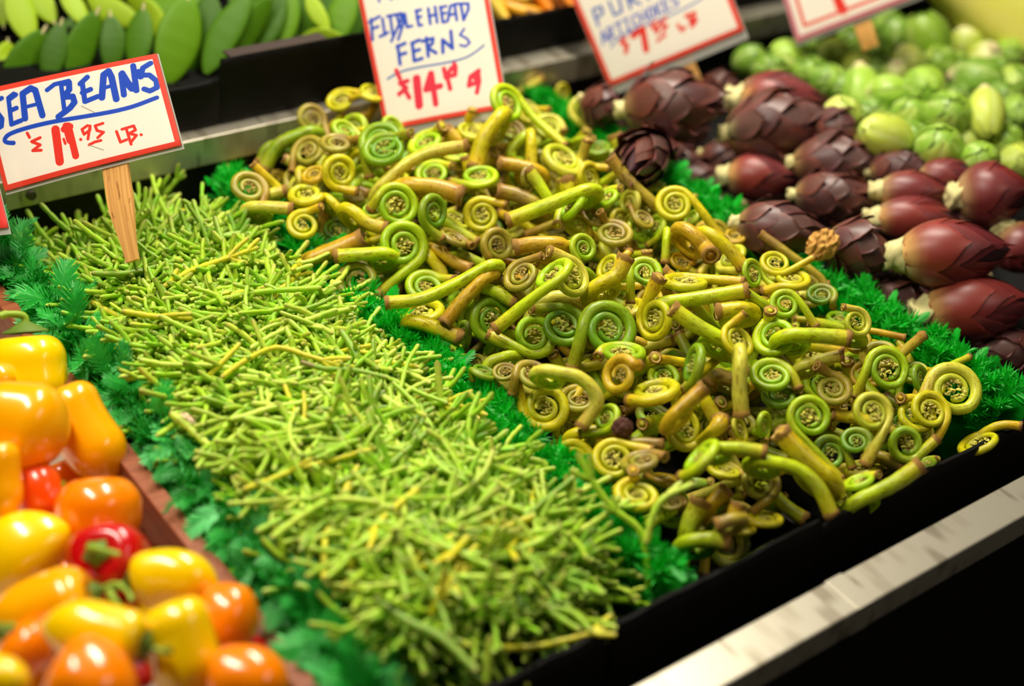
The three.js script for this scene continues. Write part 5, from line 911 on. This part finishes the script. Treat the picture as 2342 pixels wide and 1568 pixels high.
// front row, from left to right: base to tip
pod('flat green pea pod leaning right above the left part of the sea beans sign', [[12, 215], [52, 150], [100, 70]], 78, 0, { yaw: 0.3 });
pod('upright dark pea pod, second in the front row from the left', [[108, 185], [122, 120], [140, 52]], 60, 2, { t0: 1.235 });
pod('flat pea pod leaning right, third in the front row from the left', [[160, 180], [185, 110], [222, 28]], 70, 0, { t0: 1.245 });
pod('short upright pea pod, fourth in the front row', [[250, 160], [258, 95], [252, 34]], 60, 2, { t0: 1.25 });
pod('upright pea pod just above the right end of the sea beans sign', [[308, 160], [318, 90], [328, 18]], 62, 0, { t0: 1.25 });
pod('broadest flat pea pod, right of the sea beans sign\'s corner', [[382, 192], [402, 110], [428, 10], [432, -10]], 100, 1, { t0: 1.235, yaw: 0.15 });
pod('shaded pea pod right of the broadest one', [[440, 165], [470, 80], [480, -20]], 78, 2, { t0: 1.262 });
pod('pea pod with a white water drop, leaning right', [[470, 168], [506, 90], [570, -12]], 70, 0, { t0: 1.25, yaw: -0.3 });
pod('slender pea pod leaning right at the corner of the black box', [[522, 152], [560, 80], [622, -8]], 60, 0, { t0: 1.26, yaw: 0.35 });
pod('pea pod over the folded lip of the black box', [[585, 122], [612, 60], [645, -20]], 66, 2, { t0: 1.275 });
pod('upright pea pod above the black box, third from the fiddlehead sign', [[640, 112], [655, 50], [668, -25]], 56, 1, { t0: 1.28 });
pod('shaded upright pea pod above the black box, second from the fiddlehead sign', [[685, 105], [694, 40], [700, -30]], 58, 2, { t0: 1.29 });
pod('pea pod beside the fiddlehead sign, rightmost in the front row', [[765, 104], [780, 40], [806, -30]], 66, 1, { t0: 1.29 });
pod('small pea pod lying on the black box edge with a pale stem tip', [[688, 86], [730, 76], [790, 88]], 26, 3, { t0: 1.272 }); pod('pale-tipped pea pod slanting down left, near the fiddlehead sign', [[705, -20], [722, 25], [752, 68]], 40, 3, { t0: 1.275 });
// upper layer, brighter
pod('bright pea pod hanging at the left with its pale tip down', [[30, -40], [44, 20], [70, 98]], 66, 3, { t0: 1.26 }); pod('pea pod in the left top corner of the picture', [[-20, -30], [-4, 10], [8, 60]], 34, 3, { t0: 1.265 });
pod('curled bright pea pod at the left edge above the sea beans sign', [[45, 150], [20, 130], [18, 95]], 48, 3, { t0: 1.252, yaw: 0.8 }); pod('bright narrow pea pod pointing down right, second in the upper row', [[70, -30], [98, 10], [124, 52]], 52, 3, { t0: 1.27 });
pod('bright narrow pea pod pointing down right, third in the upper row', [[140, -30], [170, 14], [196, 58]], 46, 3, { t0: 1.27 }); pod('bright pea pod lying across behind the third and fourth upright pods', [[200, -14], [248, 22], [318, 52]], 62, 3, { t0: 1.285 });
pod('bright pea pod lying behind the upright one over the sign\'s right end', [[290, -10], [340, 30], [378, 90]], 54, 3, { t0: 1.29 }); pod('pea pod lying flat at the top edge above the broadest one', [[330, 10], [420, 8], [500, -24]], 70, 1, { t0: 1.30 });
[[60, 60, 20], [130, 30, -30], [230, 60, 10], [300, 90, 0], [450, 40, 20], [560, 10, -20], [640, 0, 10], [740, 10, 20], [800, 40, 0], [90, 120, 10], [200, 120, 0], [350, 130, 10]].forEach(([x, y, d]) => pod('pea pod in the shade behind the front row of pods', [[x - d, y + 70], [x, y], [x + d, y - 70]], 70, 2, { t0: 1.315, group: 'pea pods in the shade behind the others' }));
// ---------------------------------------------------------------- yellow blossoms, squash, dried leaves
const petalMat = (c) => phys({ color: col(c), roughness: 0.45, clearcoat: 0.15 });
const petals = [petalMat('#f2b21a'), petalMat('#e98a10'), petalMat('#f6cf4a'), petalMat('#b06a18')], strawMat = std({ color: 0xc9924a, roughness: 0.7 });
function blossom(label, list) {
  const t = thing('yellow_blossom', label, 'blossom', at(list[0].px[0][0], list[0].px[0][1], list[0].t0 ?? 1.40));
  for (const { px, w, m, t0 = 1.40, name = 'petal', flat = 0.6 } of list) { const line = catmull(px.map(([x, y]) => at(x, y, t0).sub(t.position)), 16), s = t0 / F; mesh(name, sweep(line, line.map((_, i) => w / 2 * s * (name === 'stem' ? lerp(1, 0.75, i / 16) : Math.pow(Math.sin(Math.PI * lerp(0.3, 0.97, i / 16)), 0.8))), { seg: 10, flat, capA: 0.4, capB: 0.6, lump: 0.08 }), m === 's' ? strawMat : petals[m], t); }
}
blossom('yellow blossom with an orange tip, beside the right edge of the fiddlehead sign', [{ px: [[1112, -30], [1138, 20], [1168, 58]], w: 56, m: 0 }, { px: [[1110, -20], [1140, 26], [1172, 62]], w: 30, m: 2, t0: 1.395 }]);
blossom('pale yellow blossom lying flat, with a long dry bent stem', [{ px: [[1120, -20], [1180, 16], [1252, 36]], w: 70, m: 0, t0: 1.42 }, { px: [[1140, -30], [1190, -6], [1222, -10]], w: 60, m: 2, t0: 1.415 }, { px: [[1205, 22], [1260, 42], [1300, 70], [1308, 78], [1294, 96]], w: 13, m: 's', t0: 1.40, name: 'stem', flat: 1 }]);
blossom('orange-brown blossom with dark folds, beside the artichokes sign', [{ px: [[1215, -30], [1250, 20], [1278, 52]], w: 46, m: 1, t0: 1.43 }, { px: [[1235, -30], [1275, 0], [1310, 34]], w: 50, m: 3, t0: 1.44 }, { px: [[1270, -30], [1300, 0], [1330, 40]], w: 36, m: 1, t0: 1.43 }, { px: [[1262, 40], [1300, 45], [1336, 72], [1338, 104], [1290, 152]], w: 12, m: 's', t0: 1.41, name: 'stem', flat: 1 }]);
{
  const t = thing('pale_squash', 'large pale yellow-green squash in the upper right corner of the picture', 'squash', at(2260, 40, 1.42)), s = 1.5 / F;
  const line = catmull([[2165, -80], [2275, 5], [2375, 75], [2500, 165]].map(([x, y]) => at(x, y, 1.5).sub(t.position)), 30);
  mesh('body', sweep(line, line.map((_, i) => 102 * s * Math.pow(Math.sin(Math.PI * lerp(0.2, 0.9, i / 30)), 0.5)), { seg: 28, capA: 0.6, capB: 0.6, color: (q, a, p) => col('#fdf078').lerp(col('#dfe052'), clamp(0.4 + 0.5 * Math.sin(a * 5 + p.x * 20))).lerp(col('#efe484'), clamp(noise(p.x * 40, p.y * 40, p.z * 40)) * 0.5) }), phys({ vertexColors: true, roughness: 0.4, clearcoat: 0.3, clearcoatRoughness: 0.3 }), t);
  mesh('stem_scar', sweep([line[0].clone(), line[0].clone().addScaledVector(line[1].clone().sub(line[0]).normalize(), -0.012)], [0.012, 0.009], { seg: 12 }), strawMat, t);
}
function driedLeaf(label, x, y, t0, rx, ry, rot, c, amp) {
  const n = 18, pos = [], cl = [], idx = [], s = t0 / F, C = at(x, y, t0), a0 = col(c[0]), a1 = col(c[1]), k = new THREE.Color();
  for (const side of [0, 1]) for (let j = 0; j <= n; j++) for (let i = 0; i <= n; i++) {
    const q = i / n * 2 - 1, p = j / n * 2 - 1, m = Math.max(Math.abs(q), Math.abs(p)), l = Math.hypot(q, p) || 1, e = m / l, X = q * e * rx * (1 + 0.12 * noise(p * 3, q * 2, x)), Y = p * e * ry * (1 + 0.1 * noise(q * 3, p * 4, y));
    const px = X * Math.cos(rot) - Y * Math.sin(rot), py = X * Math.sin(rot) + Y * Math.cos(rot), z = (amp * noise(q * 3.2, p * 3.6, y) + 0.25 * amp * noise(q * 9, p * 9, 1) - 0.5 * rx * m * m * -0.8) * s + side * 0.0007;
    const v = CX.clone().multiplyScalar(px * s).addScaledVector(CY, -py * s).addScaledVector(CZ, z).addScaledVector(N, 0); pos.push(v.x, v.y, v.z);
    k.copy(a0).lerp(a1, clamp(0.5 + 0.8 * noise(q * 5, p * 5, 3))); cl.push(k.r, k.g, k.b);
  }
  const W = n + 1, S = W * W; for (let j = 0; j < n; j++) for (let i = 0; i < n; i++) { const a = j * W + i; idx.push(a, a + 1, a + W, a + 1, a + W + 1, a + W, S + a, S + a + W, S + a + 1, S + a + 1, S + a + W, S + a + W + 1); }
  const t = thing('dried_leaf', label, 'leaf', C); mesh('leaf_blade', geoFrom(pos, idx, cl), std({ vertexColors: true, roughness: 0.8, side: THREE.DoubleSide }), t); return t;
}
driedLeaf('crumpled tan dried leaf between the fiddleheads and the artichokes, at the right border', 1886, 558, depthOn(1886, 570, 0.035), 42, 34, -0.6, ['#d9aa4e', '#b9803a'], 10);
driedLeaf('small pinkish beige dried leaf on the sea beans, at their left edge by the parsley', 428, 966, depthOn(428, 966, 0.012), 36, 16, 0.6, ['#e3c8a4', '#b9a070'], 7);
{
  const g = new THREE.IcosahedronGeometry(0.0068, 3); const p = g.attributes.position; for (let i = 0; i < p.count; i++) { const v = new THREE.Vector3().fromBufferAttribute(p, i), k = 1 + 0.16 * noise(v.x * 900, v.y * 900, v.z * 900); p.setXYZ(i, v.x * k, v.y * k, v.z * k); } g.computeVertexNormals();
  const m = mesh('chaff_ball', g, std({ color: 0x4a2413, roughness: 0.85 })); m.position.copy(at(1424, 978, onSurface(1424, 978, fernH) - 0.012)); tag(m, 'dark brown ball of fern chaff at the front of the fiddlehead heap', 'chaff');
}
// ---------------------------------------------------------------- price signs
// A sign's lettering is drawn in the frame of its card; the strokes' own coordinates are turned into it by `frame`.
function signCanvas(w, h, corners, zoom, off, draw) {         // corners: top left, top right, bottom left in the strokes' units
  const [tl, tr, bl] = corners, c = document.createElement('canvas'); c.width = w; c.height = h; const g = c.getContext('2d');
  const ax = (tr[0] - tl[0]) / w, ay = (tr[1] - tl[1]) / w, bx = (bl[0] - tl[0]) / h, by = (bl[1] - tl[1]) / h, det = ax * by - ay * bx;
  const inv = [by / det, -ay / det, -bx / det, ax / det], e = -(inv[0] * tl[0] + inv[2] * tl[1]), f = -(inv[1] * tl[0] + inv[3] * tl[1]);
  g.fillStyle = '#fbf3e2'; g.fillRect(0, 0, w, h);
  g.setTransform(inv[0], inv[1], inv[2], inv[3], e, f); g.translate(off[0], off[1]); g.scale(1 / zoom, 1 / zoom); g.lineCap = g.lineJoin = 'round'; const bold = zoom === 2.613 ? 1.16 : 1;
  const s = (color, width, ...lines) => { g.strokeStyle = color; g.lineWidth = width * bold; for (const l of lines) { g.beginPath(); g.moveTo(l[0], l[1]); for (let i = 2; i < l.length; i += 2) g.lineTo(l[i], l[i + 1]); g.stroke(); } };
  const curve = (color, width, l) => { g.strokeStyle = color; g.lineWidth = width; g.beginPath(); g.moveTo(l[0], l[1]); for (let i = 2; i + 3 < l.length; i += 2) g.quadraticCurveTo(l[i], l[i + 1], (l[i] + l[i + 2]) / 2, (l[i + 1] + l[i + 3]) / 2); g.lineTo(l[l.length - 2], l[l.length - 1]); g.stroke(); };
  draw(s, curve, g); g.setTransform(1, 0, 0, 1, 0, 0);
  return [c, g];
}
function priceSign(label, corners, t0, tilt, canvas, bw, frameColor, stake, o = {}) {
  const c4 = corners, C = at((c4[0][0] + c4[2][0]) / 2, (c4[0][1] + c4[2][1]) / 2, t0), nrm = CZ.clone().negate().addScaledVector(CX, tilt[0]).addScaledVector(CY, tilt[1]).normalize();
  const hit = (x, y) => { const r = ray(x, y); return EYE.clone().addScaledVector(r, C.clone().sub(EYE).dot(nrm) / r.dot(nrm)).sub(C); };
  const q = c4.map((p) => hit(...p)), t = thing('price_sign', label, 'sign', C);
  if (canvas) { const [c, g] = canvas; g.strokeStyle = frameColor; g.lineWidth = bw * 2; g.strokeRect(0, 0, c.width, c.height); if (o.inner) { g.strokeStyle = o.inner; g.lineWidth = bw * 0.7; g.strokeRect(bw * 2.6, bw * 2.6, c.width - bw * 5.2, c.height - bw * 5.2); } }
  const map = canvas ? new THREE.CanvasTexture(canvas[0]) : null; if (map) map.colorSpace = THREE.SRGBColorSpace;
  const plate = (grow, z0, z1, n = 12) => {                    // a bent plate through the four corners
    const pos = [], uv = [], idx = [], ctr = q.reduce((a, p) => a.add(p), new THREE.Vector3()).multiplyScalar(0.25), k = q.map((p) => p.clone().sub(ctr).multiplyScalar(grow).add(ctr));
    for (const z of [z1, z0]) for (let j = 0; j <= n; j++) for (let i = 0; i <= n; i++) { const a = i / n, b = j / n, p = k[0].clone().multiplyScalar((1 - a) * (1 - b)).addScaledVector(k[1], a * (1 - b)).addScaledVector(k[2], a * b).addScaledVector(k[3], (1 - a) * b).addScaledVector(nrm, z + (o.bend ?? 0.002) * Math.sin(a * Math.PI) * (0.6 + 0.4 * b)); pos.push(p.x, p.y, p.z); uv.push(a, 1 - b); }
    const W = n + 1, S = W * W; for (let j = 0; j < n; j++) for (let i = 0; i < n; i++) { const a = j * W + i; idx.push(a, a + W, a + 1, a + 1, a + W, a + W + 1, S + a, S + a + 1, S + a + W, S + a + 1, S + a + W + 1, S + a + W); }
    for (let i = 0; i < n; i++) { const a = i, b = n * W + i, c = i * W, d = i * W + n; idx.push(a, a + 1, S + a, a + 1, S + a + 1, S + a, b, S + b, b + 1, b + 1, S + b, S + b + 1, c, S + c, c + W, c + W, S + c, S + c + W, d, d + W, S + d, d + W, S + d + W, S + d); }
    return geoFrom(pos, idx, null, uv);
  };
  mesh('card', plate(1, -0.0006, 0.0006), std({ color: 0xffffff, map, roughness: 0.6 }), t);
  if (o.sleeve) { // clear sleeve, longer than the card at the bottom
    const s = q.map((p) => p.clone()); q.forEach((p, i) => { if (i > 1) p.addScaledVector(s[3].clone().sub(s[0]).normalize(), o.sleeve * t0 / F); });
    mesh('clear_sleeve', plate(1.012, 0.0012, 0.0015), phys({ color: 0xffffff, transmission: 1, thickness: 0, roughness: 0.08, ior: 1.45 }), t); mesh('sleeve_back', plate(1.012, -0.0016, -0.0012), phys({ color: 0xe8e8e0, transmission: 0.6, thickness: 0, roughness: 0.25, ior: 1.45, side: THREE.DoubleSide }), t);
  }
  if (stake) { // flat wooden stake behind the card
    const [x0, y0, x1, y1, w0, w1, drop] = stake, a = hit(x0, y0).addScaledVector(nrm, -0.004), b = o.foot ? o.foot.clone().sub(C) : hit(x1, y1).addScaledVector(nrm, -0.004 + (drop ?? 0)), ax = b.clone().sub(a).normalize(), sd = ax.clone().cross(nrm).normalize(), fr = sd.clone().cross(ax).normalize(), pos = [], idx = [], uv = [], n = 14, L = a.distanceTo(b), k = t0 / F;
    for (let i = 0; i <= n; i++) { const f = i / n, w = lerp(w0, w1, smooth(0.45, 1, f)) / 2 * k * (1 + 0.03 * noise(f * 9, 1, x0)); for (const [u, z] of [[-1, -1], [1, -1], [1, 1], [-1, 1]]) { const p = a.clone().addScaledVector(ax, L * f).addScaledVector(sd, u * w).addScaledVector(fr, z * 0.0014 + 0.003 * Math.sin(f * 3)); pos.push(p.x, p.y, p.z); uv.push(L * f, (u * w) + z * 0.001); } if (i) for (let e = 0; e < 4; e++) { const s0 = (i - 1) * 4 + e, s1 = (i - 1) * 4 + (e + 1) % 4; idx.push(s0, s1, s0 + 4, s1, s1 + 4, s0 + 4); } }
    idx.push(0, 2, 1, 0, 3, 2, n * 4, n * 4 + 1, n * 4 + 2, n * 4, n * 4 + 2, n * 4 + 3);
    mesh('wooden_stake', flatN(geoFrom(pos, idx, null, uv)), M.stake, t);
  }
  return { t, hit, nrm, C };
}
const BLUE = '#0448c6', RED = '#ec2e18', PINK = '#ec2040', FRAME = '#ec3c22';
{
  const cn = [[-46, 208], [358, 123], [415, 332], [12, 437]];
  const cv = signCanvas(1024, 540, [cn[0], cn[1], cn[3]], 2.613, [0, 0], (s, curve) => {
    s(BLUE, 25, [20, 590, -25, 610, -42, 650, -5, 680, 22, 715, 18, 760, -30, 785], [95, 565, 62, 590, 80, 750], [66, 600, 108, 570], [72, 668, 112, 652], [80, 750, 142, 728]);
    s(BLUE, 34, [165, 716, 150, 565, 200, 532], [200, 532, 228, 545, 272, 700]); s(BLUE, 20, [165, 648, 250, 628]);
    s(BLUE, 24, [300, 545, 345, 510, 430, 490], [385, 515, 408, 690]); s(BLUE, 32, [395, 505, 432, 500, 434, 545, 405, 585], [405, 590, 455, 588, 466, 625, 440, 660, 370, 712]);
    s(BLUE, 27, [510, 500, 528, 622], [498, 510, 540, 468], [512, 566, 560, 546], [530, 622, 604, 592]);
    s(BLUE, 34, [628, 600, 636, 455, 664, 432], [664, 432, 682, 470, 712, 612]); s(BLUE, 20, [640, 540, 692, 522]); s(BLUE, 30, [738, 452, 756, 586], [744, 445, 780, 510, 826, 560], [806, 400, 828, 560], [775, 520, 800, 550]);
    s(BLUE, 28, [905, 385, 862, 415, 852, 462, 900, 462, 940, 500, 945, 545, 905, 566, 872, 552]); s(BLUE, 34, [838, 440, 850, 470]);
    curve(BLUE, 27, [92, 862, 48, 862, 30, 840, 70, 800, 300, 745, 560, 712, 780, 676, 945, 610]);
    s(RED, 16, [178, 806, 192, 832], [258, 836, 205, 858, 258, 880, 212, 912, 264, 912]); s(RED, 44, [352, 790, 378, 985]); s(RED, 36, [415, 770, 440, 860], [430, 770, 475, 955], [405, 790, 440, 775]); s(RED, 14, [402, 850, 412, 878]);
    s(RED, 15, [504, 856, 506, 858], [545, 772, 512, 795, 525, 826, 560, 800, 560, 775, 548, 856], [636, 762, 590, 776, 602, 806, 640, 818, 606, 850], [555, 892, 588, 876, 625, 868], [716, 816, 740, 884, 776, 870], [772, 800, 802, 900], [748, 804, 815, 785, 826, 812, 790, 832, 832, 845, 800, 888], [858, 842, 860, 844]);
    s('#a89d84', 5, [508, 650, 584, 692], [552, 892, 640, 928]);
  });
  priceSign('red-framed white card reading SEA BEANS $19.95 LB, on a wooden stake', cn, 1.0, [-0.30, 0.16], cv, 27, FRAME, [252, 330, 301, 596, 64, 30, 0.002], { sleeve: 7 });
}
{
  const cn = [[790, -150], [1088, -178], [1160, 246], [882, 298]];
  const cv = signCanvas(680, 1024, [cn[0], cn[1], cn[3]], 3.136, [780, 0], (s, curve) => {
    s(BLUE, 18, [285, 22, 262, -120], [258, -110, 320, -128], [275, -40, 320, -52], [375, 10, 352, -130, 410, -130, 400, -70, 365, -60, 425, 0], [468, 0, 448, -140], [448, -138, 500, -148], [458, -70, 500, -80], [468, 0, 515, -10], [590, -140, 548, -120, 590, -70, 595, -25, 550, -15], [640, -30, 622, -160], [690, -40, 672, -165], [632, -90, 682, -100]);
    s(BLUE, 22, [232, 292, 222, 145], [208, 166, 285, 128], [226, 215, 276, 200], [308, 145, 326, 262], [288, 272, 350, 246], [366, 125, 386, 262], [345, 130, 440, 115, 455, 150, 375, 310], [415, 120, 440, 210], [452, 112, 478, 150, 428, 300], [476, 118, 494, 214, 530, 208], [562, 96, 582, 206, 606, 204], [558, 102, 596, 92], [566, 150, 598, 142]);
    s(BLUE, 22, [650, 85, 668, 198], [700, 75, 718, 190], [655, 142, 712, 130], [740, 76, 760, 190, 782, 188], [738, 82, 780, 72], [748, 130, 780, 122], [796, 182, 812, 72, 842, 60, 862, 178], [808, 140, 852, 130], [888, 66, 912, 180], [850, 58, 940, 58, 944, 100, 912, 180]);
    s(BLUE, 26, [442, 478, 424, 345], [418, 352, 480, 330], [434, 412, 486, 400], [550, 460, 534, 332], [530, 332, 588, 312], [546, 392, 590, 382], [554, 460, 610, 446], [640, 300, 656, 432], [610, 322, 690, 305, 686, 342, 648, 370, 714, 412], [766, 412, 760, 318, 836, 386, 820, 258]); s(BLUE, 18, [918, 245, 888, 288, 940, 318, 962, 350, 930, 376, 892, 364]);
    curve('#1f62b8', 14, [345, 576, 420, 535, 560, 510, 780, 490, 930, 465, 1010, 420, 1066, 374]);
    s(PINK, 34, [500, 600, 440, 612, 490, 650, 432, 690], [412, 520, 440, 580], [470, 650, 512, 720]); s(PINK, 62, [568, 590, 588, 780]); s(PINK, 44, [676, 560, 640, 672, 750, 654], [680, 560, 716, 780]);
    s(PINK, 34, [775, 530, 790, 595, 830, 530, 862, 520, 860, 580, 800, 590, 825, 680], [852, 500, 848, 540], [1035, 560, 975, 600, 965, 665, 1040, 640], [1030, 565, 1040, 640, 1026, 720], [1000, 600, 1030, 640]);
  });
  priceSign('tall red-framed white card reading FRESH FIDDLEHEAD FERNS $14.95 LB behind the fiddleheads', cn, 1.175, [-0.24, 0.02], cv, 24, FRAME, [1010, 200, 1020, 330, 44, 40, 0.0], { sleeve: 18 });
}
const LET = { A: [[0, 1, 0.4, 0, 1, 1], [0.2, 0.6, 0.8, 0.6]], R: [[0, 1, 0, 0, 0.7, 0.05, 0.7, 0.4, 0.1, 0.5, 0.9, 1]], T: [[0, 0, 1, 0], [0.5, 0, 0.5, 1]], I: [[0.5, 0, 0.5, 1], [0.2, 0, 0.8, 0], [0.2, 1, 0.8, 1]], C: [[0.9, 0.1, 0.3, 0.05, 0.1, 0.5, 0.3, 0.95, 0.9, 0.9]], H: [[0, 0, 0.05, 1], [0.9, 0, 0.95, 1], [0, 0.5, 0.9, 0.5]], O: [[0.5, 0, 0.1, 0.4, 0.3, 1, 0.8, 0.9, 0.9, 0.3, 0.5, 0]], K: [[0.05, 0, 0.1, 1], [0.9, 0, 0.1, 0.55, 0.95, 1]], E: [[0.9, 0, 0.1, 0.02, 0.1, 1, 0.9, 0.98], [0.1, 0.5, 0.7, 0.5]], S: [[0.9, 0.05, 0.2, 0.1, 0.2, 0.45, 0.85, 0.6, 0.8, 0.95, 0.1, 0.98]], P: [[0.1, 1, 0.05, 0, 0.8, 0.05, 0.8, 0.45, 0.1, 0.55]], U: [[0, 0, 0.1, 0.9, 0.8, 0.9, 0.9, 0]], L: [[0.1, 0, 0.15, 1, 0.9, 0.95]] };
function letters(s, text, x, y, dx, dy, w, h, sl, color, width) { for (const ch of text) { for (const l of LET[ch]) s(color, width, l.map((v, i) => (i % 2 ? y + v * h + l[i - 1] * w * dy / dx : x + v * w + l[i + 1] * sl))); x += dx; y += dy; } }
{
  const cn = [[1255, -130], [1592, -216], [1702, 68], [1394, 198]];
  const cv = signCanvas(900, 900, [cn[0], cn[1], cn[3]], 2.2476, [1300, 0], (s, curve) => {
    letters(s, 'PURPLE', 128, 55, 92, -38, 58, 82, 26, '#3f66c0', 14); letters(s, 'ARTICHOKES', 165, 170, 43, -17, 34, 62, 18, '#4560c8', 11);
    curve('#5f7fc0', 10, [228, 250, 260, 205, 400, 160, 560, 115, 680, 70, 745, 30]);
    s(RED, 17, [310, 210, 282, 232, 322, 246, 305, 285], [290, 212, 318, 280]); s(RED, 34, [352, 202, 405, 172, 425, 282]); s(RED, 17, [480, 140, 452, 158, 470, 184, 492, 160, 486, 205], [535, 128, 505, 146, 515, 168, 540, 170, 515, 200], [488, 242, 530, 218]); s(RED, 18, [600, 172, 622, 205, 640, 190], [655, 122, 678, 190], [640, 130, 690, 118, 690, 145, 665, 155, 702, 160, 680, 190]);
  });
  priceSign('red-framed white card reading PURPLE ARTICHOKES $7.95 LB, on a wooden stake in the artichokes', cn, 1.33, [-0.24, -0.2], cv, 30, FRAME, [1530, 60, 1588, 195, 44, 42, 0.0], { sleeve: 20 });
}
{
  const cn = [[1735, -190], [2020, -300], [2105, -12], [1822, 96]];
  const cv = signCanvas(600, 600, [cn[0], cn[1], cn[3]], 1, [0, 0], (s) => { s(RED, 22, [1914, -14, 1926, 18], [1926, 12, 1930, 22]); s(RED, 14, [1880, -60, 1905, -20], [1950, -60, 1970, -30]); });
  priceSign('pink and red double-framed white card with one red marker stroke showing, over the Brussels sprouts', cn, 1.36, [-0.24, -0.2], cv, 22, '#d9808a', [1965, 30, 1992, 110, 40, 38, 0.0], { inner: '#ee4a3c', sleeve: 8 });
}
{
  const cn = [[-190, 350], [-25, 345], [19, 520], [-150, 545]];
  priceSign('red card corner in a clear sleeve at the left edge, below the big sign', cn, 1.0, [-0.3, 0.15], (() => { const c = document.createElement('canvas'); c.width = c.height = 128; const g = c.getContext('2d'); g.fillStyle = '#f4e8d8'; g.fillRect(0, 0, 128, 128); return [c, g]; })(), 22, '#e8352a', [-70, 500, -60, 640, 44, 40, 0.0], { sleeve: 14 });
}
renderer.render(scene, camera);
